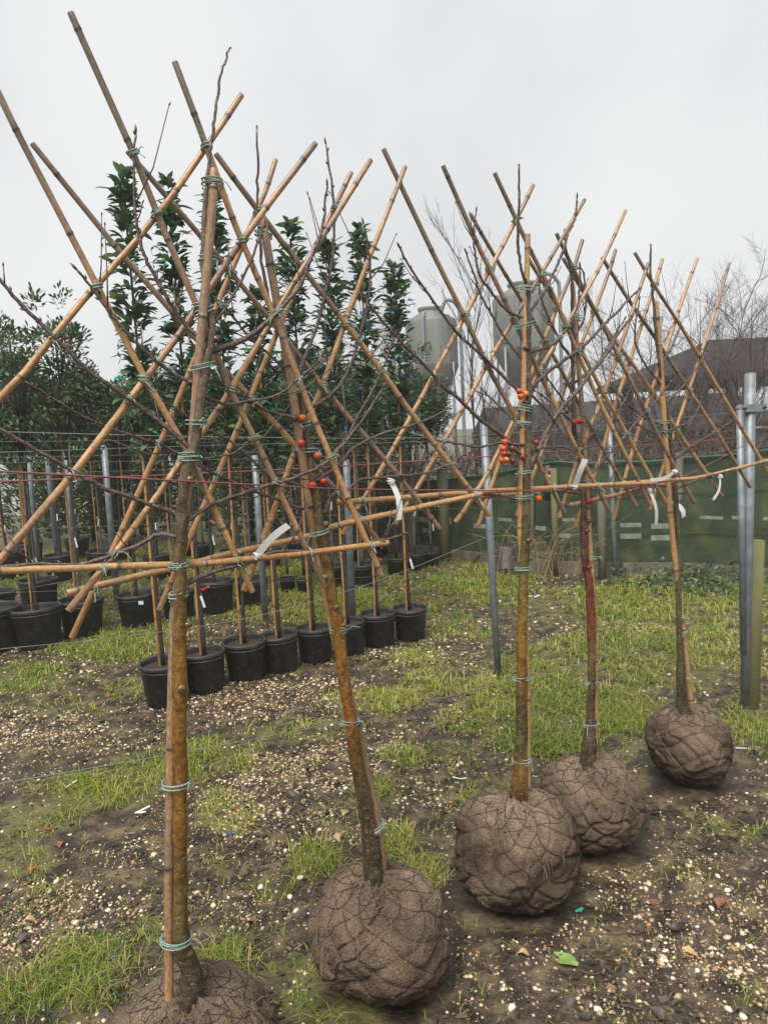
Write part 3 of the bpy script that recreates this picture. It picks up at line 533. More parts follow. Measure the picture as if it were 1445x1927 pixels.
TREES = [
 dict(mat='trunk1', label='fruitless trained crab apple with moss-streaked orange-brown trunk, long printed tag on its cross cane',
  trunk=[(352,1900,50),(362,1850,44),(352,1800,34),(341,1760,31),(339,1500,29),(338,1250,28),(339,1100,25),(341,1000,24),(345,930,24),(352,890,23),(363,850,22),(372,800,22),(386,700,21),(396,640,20),(396,600,17),(388,545,14),(383,480,13),(386,400,11),(391,340,9),(396,285,8),(400,260,7),(405,216,6.5),(414,155,6),(425,112,5),(434,88,4)],
  cane=[(405,315),(396,480),(374,680),(364,840),(353,980),(338,1100),(323,1200),(319,1500),(317,1760),(320,1908)], cw=.0105,
  A=[[(-14,150),(40,262),(183,540),(270,710),(345,830),(475,1115)],[(135,25),(250,280),(295,405),(390,620),(435,735),(520,905),(612,1104)],[(328,115),(388,275),(455,455),(520,600),(580,760),(718,1083)]],
  B=[[(457,180),(390,275),(295,405),(183,540),(-40,797)],[(593,268),(455,455),(365,590),(270,715),(145,885),(-30,1090)],[(698,300),(596,466),(519,592),(435,735),(343,866),(250,1000),(128,1152)]],
  bar=[[(-110,1078),(140,1070),(337,1063),(500,1048),(732,1022)]],
  br=[([(343,972),(332,966),(246,936),(196,918),(133,883),(80,853),(0,807),(-60,780)],11,7),([(362,842),(355,839),(282,779),(213,729),(166,696),(100,631),(33,566),(0,523),(-40,480)],11,6),
      ([(388,727),(382,727),(332,706),(282,669),(232,619),(206,586),(176,546),(143,505)],9,5),([(396,641),(385,641),(349,610),(319,566),(292,520),(272,480),(263,446),(255,396),(252,306),(256,245)],10,4.5),
      ([(345,985),(350,983),(400,949),(480,921),(546,902),(593,882),(629,856),(679,793),(724,726)],10,5),([(368,866),(375,865),(432,855),(446,849),(486,816)],6,3),
      ([(388,748),(400,753),(430,761),(473,754),(523,743),(566,710),(599,680)],8,4),([(396,660),(403,660),(463,637),(509,600),(539,569),(566,535),(583,492),(606,433),(612,383),(616,346)],13,4.5),
      ([(400,610),(407,605),(443,549),(473,489),(493,433),(500,419)],7,4),([(342,1102),(349,1099),(415,1072),(480,1055),(520,1038),(593,1037),(679,1025),(716,1017),(762,1005)],11,5),
      ([(334,1010),(327,1009),(299,1006),(259,1026),(199,1049),(146,1062),(66,1062),(0,1066),(-60,1070)],11,6),([(338,590),(330,570),(327,535)],4,3)],
  ties=[(400,345,16),(392,490,15),(386,588,16),(382,690,19),(371,795,18),(356,860,17),(337,1065,16),(336,1120,15),(333,1475,22),(332,1767,22)],
  stubs=[(352,1172,1),(338,1277,0),(343,905,1),(404,640,1)], tags=[((484,1046),(541,988),.0088,True)], fruit=[]),
 dict(mat='trunk2', label='leaning trained crab apple with brown trunk and six red and orange fruits up its stem',
  trunk=[(701,1640,36),(697,1590,36),(692,1550,28),(672,1437,27),(650,1300,22),(635,1180,24),(621,1100,20),(614,1050,21),(603,1000,20),(597,950,18),(588,900,17),(582,850,14),(575,800,13),(568,740,14),(560,700,13),(546,660,11),(522,600,9),(505,559,8),(491,476,7),(487,420,6.5),(484,393,6),(485,326,5.5),(483,237,4)],
  cane=[(495,408),(513,515),(527,607),(553,733),(566,816),(577,912),(592,1015),(618,1150),(668,1350),(690,1440),(713,1550),(723,1625)], cw=.0112,
  A=[[(62,270),(232,480),(365,633),(480,760),(596,886),(712,1013)],[(240,285),(405,475),(540,637),(619,740),(696,829),(827,995)],[(405,290),(503,419),(580,516),(652,612),(789,796),(922,971)]],
  B=[[(518,300),(487,395),(365,680),(246,960),(136,1200)],[(659,323),(546,566),(473,746),(413,889),(297,1148)],[(764,313),(692,492),(609,726),(553,859),(461,1113)]],
  bar=[[(125,1118),(330,1068),(480,1030),(598,1004)],[(612,995),(720,970),(905,928)]],
  br=[([(594,964),(586,962),(523,940),(420,899),(375,875),(316,842),(266,825),(213,807),(159,784),(100,749),(43,714)],8,4),([(590,920),(510,895),(443,836),(386,806),(340,775),(310,755)],7,4),
      ([(570,788),(559,786),(513,776),(473,756),(400,703),(352,630)],8,4),([(562,712),(556,710),(513,673),(473,637),(443,600),(410,562)],7,4),
      ([(562,705),(576,665),(596,615),(613,549),(626,476),(629,399),(623,340),(613,267)],9,4),([(600,965),(612,962),(626,932),(656,919),(682,902),(749,896),(802,890),(846,873),(873,856)],9,4),
      ([(595,905),(632,879),(662,846),(696,826),(729,813),(779,799),(818,783),(842,769)],8,4),([(590,890),(646,833),(672,786),(702,733),(725,680),(744,630)],7,4),
      ([(575,775),(589,766),(626,740),(656,696),(672,650),(689,582),(697,516),(692,466),(684,419)],9,4),([(570,715),(600,690),(620,670)],4,2)],
  ties=[(496,440,13),(528,580,14),(560,735,14),(571,800,13),(582,848,15),(601,1002,17),(637,1185,14),(659,1357,15),(703,1557,18)],
  stubs=[(636,1140,0),(612,1085,-1),(646,1180,1),(606,985,1)], tags=[((735,905),(748,978),.0085,True)],
  fruit=[(555,787,.95,7),(569,787,.25,7.5),(567,834,.6,7.5),(598,857,.2,8),(588,914,.62,7.5),(609,906,.62,6.5)]),
 dict(mat='trunk3', label='trained crab apple with clusters of orange fruit, olive trunk and deeply dented root ball',
  trunk=[(977,1520,40),(977,1495,34),(980,1400,24),(981,1270,21),(984,1100,19),(988,1000,18),(990,900,19),(994,800,15),(994,700,13),(994,600,12),(993,545,12),(990,535,9),(982,512,7),(976,476,6.5),(974,426,6),(977,360,5.5),(976,310,4)],
  cane=[(994,440),(993,480),(990,545),(986,680),(983,800),(979,900),(978,1000),(979,1070),(986,1150),(991,1250),(992,1400),(993,1505)], cw=.0092,
  A=[[(720,280),(803,453),(879,605),(916,688),(972,790),(1063,965)],[(833,310),(899,459),(959,582),(1002,673),(1049,773),(1145,960)],[(929,326),(969,409),(1019,516),(1065,612),(1124,750),(1221,950)]],
  B=[[(1002,348),(966,423),(876,592),(816,705),(712,892),(646,1005)],[(1100,375),(1025,506),(912,692),(873,763),(743,989)],[(1178,396),(1122,512),(1065,612),(1002,722),(906,912),(856,985)]],
  bar=[[(635,947),(800,932),(980,921),(1120,914),(1228,910)]],
  br=[([(990,742),(972,732),(913,675),(859,625),(826,582),(793,536),(763,489),(751,463)],8,4),([(990,870),(962,838),(943,819),(899,786),(866,753),(826,720),(800,688),(766,655),(733,619),(700,579),(679,545)],11,4),
      ([(985,838),(943,833),(899,841),(859,834),(826,829),(790,815)],6,3.5),([(994,602),(989,600),(956,585),(926,552),(903,519),(893,473),(891,436),(896,396)],7,3.5),
      ([(990,680),(982,675),(949,635),(929,599),(906,559),(889,509),(876,473)],6,3.5),([(990,800),(966,790),(946,770),(906,733)],5,3),
      ([(996,590),(999,585),(1025,546),(1042,512),(1059,473),(1069,439),(1082,409),(1085,370)],7,3.5),([(994,663),(999,662),(1032,652),(1059,629),(1079,592),(1089,559),(1090,500)],8,3.5),
      ([(996,730),(1002,725),(1032,698),(1065,675),(1099,649),(1132,615),(1165,582),(1180,566),(1204,543)],9,4),([(992,885),(1012,846),(1025,819),(1052,773),(1085,736),(1115,697),(1145,660),(1164,626),(1188,597)],13,5),
      ([(1010,848),(1019,843),(1052,841),(1085,846),(1120,838)],6,3.5),([(986,944),(981,942),(952,934),(913,931),(873,936)],6,4),([(996,740),(1030,775),(1060,820)],6,3)],
  ties=[(988,545,14),(985,612,17),(987,770,14),(983,797,16),(985,890,15),(986,935,15),(984,1070,13),(981,1275,13),(981,1430,16)],
  stubs=[(986,1013,0),(996,1055,1),(994,760,-1),(988,650,-1)], tags=[((1081,916),(1098,864),.0125,False)],
  fruit=[(976,736,.4,5.5),(979,746,.3,6),(989,741,.08,5.5),(950,832,.42,6),(947,844,.4,6),(963,844,.92,6),(948,853,.6,5.5),(956,854,.9,6),(952,865,.05,6),(944,866,.5,5.5),(964,867,.95,6),(983,860,.8,5.5),(1009,833,.8,5.5),(1013,938,.3,6.5)]),
 dict(mat='trunk4', label='trained crab apple with dark red lower trunk and a few small dark red fruits',
  trunk=[(1107,1440,34),(1108,1410,28),(1111,1340,17),(1113,1250,16),(1112,1180,17),(1108,1100,17),(1100,1050,15),(1098,1000,15),(1096,900,14),(1090,850,13),(1080,800,11),(1078,700,9),(1076,600,7.5),(1076,530,6.5),(1070,490,6),(1063,460,5),(1062,430,4)],
  cane=[(1078,533),(1085,649),(1093,749),(1097,830),(1101,900),(1106,1000),(1114,1100),(1120,1200),(1121,1300),(1120,1420)], cw=.0092,
  A=[[(883,400),(932,486),(998,596),(1075,735),(1141,856),(1198,953)],[(990,478),(1058,596),(1134,735),(1198,853),(1254,949)],[(1045,438),(1078,506),(1151,649),(1204,753),(1254,846),(1304,944)]],
  B=[[(1095,450),(1078,506),(1045,586),(976,766),(901,990)],[(1159,468),(1138,536),(1065,725),(1028,829),(972,972)],[(1219,493),(1164,659),(1125,767),(1098,833),(1051,976)]],
  bar=[[(895,934),(1100,917),(1308,899)]],
  br=[([(1078,680),(1048,632),(1018,562),(1015,530)],6,3),([(1082,800),(1040,760),(1005,735)],6,3),([(1098,905),(1108,896),(1138,863),(1168,830),(1204,786),(1231,757),(1260,720)],7,3.5),
      ([(1078,640),(1100,590),(1098,520),(1090,500)],5,3),([(1080,720),(1120,690),(1150,640),(1175,600)],6,3),([(1092,840),(1130,800),(1165,770),(1185,730)],6,3),([(1080,780),(1050,740),(1020,700)],5,3),([(1098,930),(1060,925),(1000,925)],6,3.5),([(1098,925),(1150,915),(1215,912)],6,3.5)],
  ties=[(1082,600,10),(1088,790,12),(1100,905,13),(1109,1050,12),(1113,1285,10),(1111,1362,12)],
  stubs=[(1100,1005,0),(1106,985,1),(1104,880,1),(1100,1068,0)], tags=[((1268,888),(1220,903),.007,False)],
  fruit=[(1066,774,.85,5),(1081,794,.66,5.5),(1087,792,.64,5.5),(1092,793,.62,5.5),(1107,943,.68,5),(1113,943,.66,5)]),
 dict(mat='trunk5', label='trained crab apple with thin dark trunk and three white tags, beside the bracketed steel post',
  trunk=[(1284,1340,30),(1282,1310,20),(1278,1200,13),(1276,1100,10),(1274,1000,10),(1270,920,10),(1264,850,9),(1258,800,8),(1245,720,7),(1236,650,6.5),(1229,570,6),(1224,510,5),(1223,460,3.5)],
  cane=[(1235,567),(1241,649),(1247,749),(1251,829),(1254,893),(1261,966),(1271,1066),(1284,1182),(1289,1229),(1300,1335)], cw=.0115,
  A=[[(1058,486),(1138,616),(1191,686),(1241,759),(1287,831),(1357,933)],[(1131,483),(1181,563),(1251,666),(1307,752),(1412,916)],[(1194,475),(1231,536),(1274,603),(1364,752),(1455,905)]],
  B=[[(1246,486),(1231,536),(1164,735),(1125,873),(1082,993)],[(1310,486),(1271,599),(1198,822),(1155,980)],[(1372,494),(1317,669),(1254,860),(1221,960)]],
  bar=[[(1070,951),(1165,929),(1274,906),(1340,893),(1460,861)]],
  br=[([(1248,730),(1218,692),(1198,656),(1194,616),(1203,563)],5,3),([(1264,862),(1274,860),(1300,840),(1350,810),(1380,790)],6,3),([(1250,760),(1290,720),(1330,660)],5,3),([(1256,800),(1220,790),(1180,760),(1150,730)],5,3),
      ([(1262,840),(1240,820),(1200,800),(1170,775)],5,3),([(1270,915),(1220,915),(1150,935)],5,3.5),([(1270,920),(1320,900),(1400,878)],5,3.5),([(1240,690),(1265,650),(1280,610)],5,3),([(1258,810),(1300,790),(1320,750)],5,2.5)],
  ties=[(1237,600,8),(1247,795,10),(1252,812,10),(1279,1160,9),(1281,1190,9),(1287,1275,10)],
  stubs=[], tags=[((1221,922),(1231,985),.0085,False),((1268,946),(1283,973),.0125,False),((1354,897),(1338,940),.0075,False)], fruit=[]),
]
DENTS = [None, [(-.45, .42, .3, .14), (-2.6, .2, .25, .1)], [(-2.35, .27, .5, .34), (-.9, .46, .22, .2), (-1.6, .2, .18, .16)], [(-1.2, .25, .3, .07)], [(-.6, .12, .4, .12)]]
for ti, T in enumerate(TREES):
    bx, by, br_, bz = BALLS[ti]; org = np.array([bx, by, 0.]); n0 = org@NV
    t = thing('crab_apple_tree', T['label'], 'tree', org, 'root-balled crab apples in a row')
    root_ball(t, (0, 0, 0), br_, bz, 3+ti*5, DENTS[ti])
    P = np.array([onp(x, y, n0) for x, y, w_ in T['trunk']]); dep = (P-CAM)@_f; R = np.array([w_*.5*(.86 if y_ < 1000 else .97) for _, y_, w_ in T['trunk']])*dep/FPX
    P = np.vstack([P[0]+[0, 0, -.11], P]); R = np.r_[R[0], R]
    ptsx = smooth_path(np.c_[P, R], 5); Q, R2 = ptsx[:, :3], np.maximum(ptsx[:, 3], .0012)
    rr = random.Random(50+ti); R2 = R2*(1+.05*np.array([rr.gauss(0, 1) for _ in R2])); Q = Q+np.array([[rr.gauss(0, .0012) for _ in range(3)] for _ in Q])
    mb = MB().tube(Q, R2, 14, np.clip(Q[:, 2]/3.0, 0, 1))
    obj('trunk', mb.mesh('trunk', org), M[T['mat']], t); WOOD = [Q]
    for (x, y, sd_) in T['stubs']:
        c = onp(x, y, n0); k = np.argmin(np.linalg.norm(Q-c, axis=1)); r = R2[k]
        d = nrm(TV*sd_*1.0-NV*(1.0 if sd_ == 0 else .35)+[0, 0, .25]); b0 = Q[k]+d*r*.4
        sb = MB().tube([b0, Q[k]+d*(r+.004), Q[k]+d*(r+.011)], [.0095, .0085, .007], 9, Q[k][2]/3)
        sb.tube([Q[k]+d*(r+.011), Q[k]+d*(r+.0122)], [.0045, .004], 8, .05)
        obj('pruned_stub', sb.mesh('pruned_stub', org), M[T['mat']], t)
    bh = [(830, 1180), (960, 1380), (1085, 1190), (0, 0), (0, 0)][ti]; cp = np.array([onp(x, y, n0+(.028 if bh[0] < y < bh[1] else .009 if y > 1180 else (-.007, -.002, .008, .006, .002)[ti])) for x, y in T['cane']]); cp = np.vstack([cp, cp[-1]+[0, 0, -.09]])
    obj('bamboo_cane', cane_mesh(cp, T['cw']*.95, T['cw']*1.05, [.62, .55, .3, .5, .2][ti], 100+ti, .3, 'upright_cane', org), M['cane'], t)
    canes = []
    for fam, off, key in ((0, .043, 'A'), (1, .061, 'B')):
        for q, px in enumerate(T[key]):
            cp = np.array([onp(x, y, n0+off) for x, y in px]); canes.append((px, off))
            tone = (.46 if fam == 0 else .24)+random.uniform(-.2, .2)
            obj('bamboo_cane', cane_mesh(cp, random.uniform(.0062, .0075), random.uniform(.0072, .0088), tone, 10*ti+q+40*fam, .19, 'bamboo_cane', org, top_dark=.5 if fam == 0 else .3), M['cane'], t)
    for q, px in enumerate(T['bar']):
        cp = np.array([onp(x, y, n0+.027) for x, y in px])
        bo = obj('cross_cane', cane_mesh(cp, .0086, .0078, random.uniform(.05, .3), 300+ti*3+q, .26, 'cross_cane', org), M['cane'], t)
        dm = MB(); L_ = np.r_[0, np.cumsum(np.linalg.norm(np.diff(cp, axis=0), axis=1))]
        for i in range(int(L_[-1]*22)):
            s = random.uniform(0, L_[-1]); c = np.array([np.interp(s, L_, cp[:, k]) for k in range(3)])-[0, 0, .0105]; r = random.uniform(.0016, .003)
            dm.add(ICO*r*np.array([.9, .9, 1.2])+c, [tuple(f) for f in ICF], 0)
        kind(obj('water_drop', dm.mesh('water_drop', org), M['drop'], bo), 'stuff')
    for (px, w0, w1) in T['br']:
        m = len(px); cp = np.array([onp(x, y, n0+(0 if i == 0 else .012 if i == 1 else .028)) for i, (x, y) in enumerate(px)])
        dep = np.linalg.norm(cp.mean(0)-CAM); WOOD.append(smooth_path(cp, 6))
        obj('branch', twig_mesh(cp, w0*.43*dep/FPX, w1*.42*dep/FPX, hash((ti, px[0], m)) % 9999, org, w1 < 7), M['bark'], t)
    k = 0
    for pa in T['A']:
        for pb in T['B']:
            c = seg_cross(pa, pb)
            if c is not None:
                k += 1; obj('twine_tie', tie_mesh(onp(c[0], c[1], n0+.052), [random.uniform(-.25, .25), 0, 1], .0115, .0195, random.choice((2, 3, 3)), ti*50+k, org), M['twine'], t)
    for pb in T['bar']:
        for pa in T['A']+T['B']:
            c = seg_cross(pa, pb)
            if c is not None and random.random() < .8:
                k += 1; obj('twine_tie', tie_mesh(onp(c[0], c[1], n0+.036), TV+[0, 0, .15], .0112, .0185, 2, ti*50+k, org), M['twine'], t)
    for (px, w0, w1) in T['br']:
        for pa, off in canes:
            c = seg_cross(px[2:], pa)
            if c is not None and random.random() < .62:
                k += 1; obj('twine_tie', tie_mesh(onp(c[0], c[1], n0+.036), TV*random.choice((-1, 1))+[0, 0, 1.2], .0105, .0185, 2, ti*50+k, org, r=.0014), M['twine'], t)
    for (x, y, hw) in T['ties']:
        k += 1; c = onp(x, y, n0+.006); hwm = hw*np.linalg.norm(c-CAM)/FPX*1.0
        obj('twine_tie', tie_mesh(c, [random.uniform(-.12, .12), 0, 1], hwm+.002, max(.017, hwm*.95), random.choice((3, 4)), ti*50+k, org, r=.0016, spread=.0045), M['twine'], t)
    for (a, b, wm, pr) in T['tags']:
        strip_tag(t, onp(*a, n0+.012), onp(*b, n0-.006), wm, org, True, pr)
    for q, (x, y, tone, rp) in enumerate(T['fruit']):
        c = onp(x, y, n0-.012); apple(t, c, rp*np.linalg.norm(c-CAM)/FPX, tone, 900+ti*20+q, org, np.vstack(WOOD))

# ------------------------------------------------------------------ foliage helpers
def leaf_arrays(p, d, up, L, W, droop=.15):
    """n leaves: base p, direction d, face normal up, length L, half width W -> verts (n*5), tris"""
    n = len(p); d = nrm3(d); s = nrm3(np.cross(d, up)); u = np.cross(s, d); L = np.broadcast_to(L, (n,))[:, None]; W = np.broadcast_to(W, (n,))[:, None]
    k = u*W*.3; c = p+d*L*.52-u*L*.05; e = u*L*droop
    V = np.stack([p, p+d*L*.28+s*W*.72+k*.7, p+d*L*.66+s*W*.95+k-e*.4, p+d*L-e, p+d*L*.66-s*W*.95+k-e*.4, p+d*L*.28-s*W*.72+k*.7, c], 1).reshape(-1, 3); i = np.arange(n)*7
    F = np.stack([np.stack([i+6, i+(q+1) % 6, i+q], 1) for q in range(6)], 1).reshape(-1, 3)
    return V, F
def leaf_mesh(name, p, d, up, L, W, tone, droop=.15):
    V, F = leaf_arrays(p, d, up, L, W, droop); return fast_mesh(name, V, F, np.repeat(np.clip(tone, 0, 1), 7), False)
def rdir(n, g): v = g.normal(size=(n, 3)); return nrm3(v)
def single_leaf(L, W, tone):
    t = np.linspace(0, 1, 6); w_ = W*np.sin(np.pi*t**1.15)**.7; V, F = [], []
    for i in range(6):
        z = -.12*L*t[i]**2
        V += [(L*t[i], -w_[i], z+.3*w_[i]), (L*t[i], 0, z), (L*t[i], w_[i], z+.3*w_[i])]
    for i in range(5):
        a = 3*i; F += [(a, a+1, a+4, a+3), (a+1, a+2, a+5, a+4)]
    m = fast_mesh('leaf', np.array(V), F, np.full(18, tone)); m.materials.append(M['laurel']); return m
LEAVES = [single_leaf(.105, .02, .25), single_leaf(.12, .023, .5), single_leaf(.095, .021, .75), single_leaf(.11, .019, .4), single_leaf(.1, .021, .9)]
def ribbon_mesh(L, W, seed):
    rr = random.Random(seed); mb = MB(); P = [np.zeros(3)]; d = np.array([rr.uniform(-1, 1), rr.uniform(-.3, .3), rr.uniform(-.5, .6)])
    for i in range(6): d = nrm(d+np.array([rr.gauss(0, .4), rr.gauss(0, .3), rr.gauss(-.1, .4)])); P.append(P[-1]+d*L/6)
    V = []; P = np.array(P)
    for i, p in enumerate(P):
        o = np.array([rr.uniform(-.2, .2), rr.uniform(-.5, .5), 1])*W; V += [p-o, p+o, p+o+[0, .0005, 0], p-o+[0, .0005, 0]]
    f = [(4*i+j, 4*i+(j+1) % 4, 4*i+4+(j+1) % 4, 4*i+4+j) for i in range(6) for j in range(4)]
    return MB().add(V, f+[(0, 3, 2, 1), (24, 25, 26, 27)]).mesh('ribbon', smooth=False)
RIB = [ribbon_mesh(.09, .008, i) for i in range(5)]
def rib(parent, m, loc, s=1.0):
    me = random.choice(RIB).copy(); me.materials.clear(); o = obj('ribbon', me, m, parent, loc); o.rotation_euler = (0, random.uniform(-.5, .5), random.uniform(-.6, .6)); o.scale = (s, s, s); return o
# pot of rim radius 1, built once, scaled by each thing
def pot_meshes():
    k = 40; prof = [(.80, 0), (.82, .012), (.955, 1.60), (1.0, 1.62), (1.015, 1.66), (1.015, 1.74), (1.0, 1.79), (.95, 1.8), (.93, 1.76), (.92, 1.6), (.9, 1.45)]
    mb = MB().lathe(prof, k); V = mb.v[0]; an = np.arctan2(V[:, 1], V[:, 0]); rib_ = np.where((V[:, 2] > .02) & (V[:, 2] < 1.61), .012*np.sign(np.sin(an*10)), 0)
    V *= 1+rib_[:, None]*np.array([1, 1, 0]); mb.add(V[:k].copy(), [tuple(range(k-1, -1, -1))])
    pot = mb.mesh('pot'); pot.materials.append(M['pot'])
    r = np.linspace(0, .915, 8); S = MB(); S.lathe([(x, 1.58+.03*math.cos(x*3)) for x in r], 24); V = S.v[0]; V[:, 2] += .02*vnoise(V, 6, 3); soil = S.mesh('soil'); soil.materials.append(M['soil'])
    R = MB().lathe([(1.005, 1.50), (1.02, 1.51), (1.02, 1.55), (1.005, 1.56)], k).mesh('rim_band'); R.materials.append(M['pot'])
    return pot, soil, R
POT, SOIL, RIMB = pot_meshes()
def potted(name, label, base, r, group, hscale=1.0):
    t = thing(name, label, 'potted tree', base, group)
    p = obj('pot', POT, None, t); p.scale = (r, r, r*hscale); p.rotation_euler = (random.uniform(-.045, .045), random.uniform(-.045, .045), random.uniform(0, 6))
    obj('soil', SOIL, None, p); obj('rim_band', RIMB, None, p); return t
def stem(parent, P, r0, r1, m, name='trunk', k=8, seed=0):
    rr = random.Random(seed); Q = smooth_path(P, 5); n = len(Q); R = np.linspace(r0, r1, n)*(1+np.array([rr.gauss(0, .05) for _ in range(n)]))
    return obj(name, MB().tube(Q, R, k, 0).mesh(name), m, parent)
def stake(parent, P, r, seed): return obj('stake_cane', cane_mesh(P, r, r, .1, seed, .2, 'stake_cane', spl=False), M['orange_cane'], parent)
def small_tag(parent, loc, s=1.0, m='tagw'):
    mb = MB().box((0, 0, -.03*s), (.006*s, .0006, .03*s)); mb.tube([(0, 0, 0), (.004, 0, .008), (.008, .01, .012)], .0008, 4, 0)
    o = obj('plant_tag', mb.mesh('plant_tag', smooth=False), M[m], parent, loc); o.rotation_euler = (0, random.uniform(-.3, .3), random.uniform(-.5, .5)); return o

# ------------------------------------------------------------------ front row: eight staked laurels in black pots
FRONT = [(314,1325,86,345,0),(390,1301,80,368,0),(465,1279,80,385,0),(530,1263,73,560,0),(594,1246,69,432,1),(658,1232,66,465,1),(714,1216,66,440,1),(773,1204,64,505,1)]
for i, (x, yb_, wr, top, blue) in enumerate(FRONT):
    g = G(x, yb_-6); dep = (g-CAM)@_f; r = wr*.5*dep/FPX
    zt = CAMH + ((842-.048*x)-top)/FPX*g[1]*1.0
    grp = 'laurels tied with blue ribbon' if blue else 'laurels tied with green ribbon'
    lab = '%s-ribboned potted laurel, %s of the front pot row counted from its net fence end' % ('blue' if blue else 'green', ['eighth', 'seventh', 'sixth', 'fifth', 'fourth', 'third', 'second', 'first'][i])
    t = potted('potted_laurel', lab, g, r, grp)
    rg = np.random.default_rng(60+i); rr = random.Random(60+i)
    sx = rr.uniform(-.01, .01)
    stem(t, [(0, 0, r*1.5), (sx, 0, .8), (-sx, .01, 1.6), (0, .01, zt-.1)], .0135, .006, M['stem'], seed=i)
    stake(t, np.array([(-.022, -.012, r*1.4), (-.02, -.01, 1.0), (-.012, -.006, min(1.95, zt-.3))]), .008, i)
    for z in (.45, .8, 1.15, 1.5):
        ti_ = tie_mesh((-.01, -.006, z), (0, 0, 1), .024, .02, 2, i, r=.0016, tails=False); obj('twine_tie', ti_, M['stem'], t)
    z0 = 1.5 if i not in (3,) else 1.35
    n = 600; u = np.clip(rg.random(n)+.035*np.sin(40*rg.random(n)), 0, 1); u = np.clip(u+.02*np.sin(u*31+i), 0, 1); z = z0+(zt-z0)*u; half = (.022+.024*np.sin(np.pi*np.clip(u*.9+.1, 0, 1)))*(1+.45*np.sin(u*15+i*2))*(.5+.5*np.clip((1-u)*5, 0, 1))
    if blue: half *= 1.25
    az = rg.random(n)*6.283; rad = half*np.sqrt(rg.random(n)); p = np.stack([rad*np.cos(az), rad*np.sin(az), z], 1)
    d = np.stack([np.cos(az), np.sin(az), .1+.9*rg.random(n)], 1)+.6*rdir(n, rg); up = np.stack([-.4*np.cos(az), -.4*np.sin(az), np.ones(n)], 1)+.35*rdir(n, rg)
    co = obj('crown', leaf_mesh('crown', p, d, up, .058+.04*rg.random(n), .0165+.009*rg.random(n), rg.beta(1.6, 2.0, n)), M['laurel'], t); kind(co, 'stuff')
    for q in range(75):                                   # the large single leaves that stand proud of the column
        u = rr.random(); z = z0+(zt-z0)*u; h = (.06+.025*math.sin(3*u))*(1.2 if blue else 1)*(.55+.45*min(1, (1-u)*5)); a = rr.uniform(0, 6.283)
        o = obj('leaf', rr.choice(LEAVES), None, co); s = rr.uniform(.75, 1.1)
        o.location = (h*.75*math.cos(a), h*.75*math.sin(a), z); o.rotation_euler = (rr.uniform(-.5, .5), rr.uniform(-.75, .35), a+rr.uniform(-.5, .5)); o.scale = (s, s, s)
    for q in range(9 if blue else 8):
        a = rr.uniform(3.4, 6.0); rib(t, M['bluerib'] if blue else M['greenrib'], (.105*math.cos(a), .105*math.sin(a)-.02, rr.uniform(z0+.1, zt-.25)), rr.uniform(.7, 1.1))
    if i in (1, 7): small_tag(t, (.02, -.05, .62), 1.3)
    if i in (1, 7, 6): rib(t, M['redrib'], (.02, -.035, .66), .7)

# ------------------------------------------------------------------ rows behind: standards in larger pots
def cloud(seed, c, rad, n, L, W, nclump=46, red=.0):
    rg = np.random.default_rng(seed); q = rdir(nclump, rg)*(rg.random(nclump)**.4)[:, None]*np.asarray(rad)+np.asarray(c)
    k = rg.integers(0, nclump, n); off = rdir(n, rg)*(.2*rg.random(n)**.6)[:, None]*np.mean(rad)*1.1
    p = q[k]+off; out = nrm3(p-np.asarray(c)); d = out*.7+nrm3(off+1e-6)*.6+.5*rdir(n, rg)+[0, 0, .1]; up = rdir(n, rg)*.6+[0, 0, 1]
    tone = np.clip(rg.beta(1.6, 2.0, n)*.85+.1*rg.normal(size=nclump)[k], 0, .96)
    if red: tone[rg.random(n) < red] = 1
    return leaf_mesh('crown', p, d, up, L*(.7+.6*rg.random(n)), W*(.7+.6*rg.random(n)), tone), q
CROWNS = []
for i in range(6):
    c = [(0, 0, 2.15), (0, 0, 2.2), (0, 0, 2.05), (0, 0, 2.3), (0, 0, 2.0), (0, 0, 1.95)][i]; rd = [(.36, .36, .62), (.3, .3, .75), (.4, .38, .5), (.26, .26, .7), (.42, .4, .42), (.36, .36, .5)][i]
    me, q = cloud(200+i, c, rd, 2300, .05, .0115, red=.04 if i in (1, 3) else 0); me.materials.append(M['evergreen'])
    mb = MB()
    rr = random.Random(i)
    for z in q[::2]: mb.tube(smooth_path([(0, 0, min(1.5, z[2]-.15)), (z[0]*.4, z[1]*.4, z[2]*.55+.8), z], 3), [.006]*3+[.005]*2+[.003]*2, 4, 0)
    mb.tube(smooth_path([(0, 0, .2), (rr.uniform(-.02, .02), 0, .8), (0, rr.uniform(-.02, .02), 1.4), (0, 0, c[2]+rd[2]*.6)], 4), np.linspace(.017, .006, 13), 7, 0)
    tk = mb.mesh('trunk'); tk.materials.append(M['greystem'] if i % 2 else M['stem']); CROWNS.append((me, tk))
BACK = [(77,1217,88,0),(-8,1222,96,2),(158,1195,80,1),(261,1177,70,4),(77,1150,70,3),(-14,1190,90,0),(338,1165,62,5),(408,1153,71,4),(477,1140,60,5),(683,1105,50,5),(747,1085,40,4),(782,1075,36,5),(812,1068,32,5),
        (543,1115,30,5),(574,1118,30,4),(628,1106,48,5),(20,1090,60,2),(120,1095,60,0),(195,1085,56,1),(300,1090,52,2),(385,1062,44,5),(440,1075,46,0),(510,1070,44,4),(600,1078,40,5),(660,1065,36,0),
        (-60,1130,70,2),(60,1062,46,1),(235,1055,42,2),(345,1050,40,0),(150,1052,44,2),(560,1052,36,2),(715,1048,34,0)]
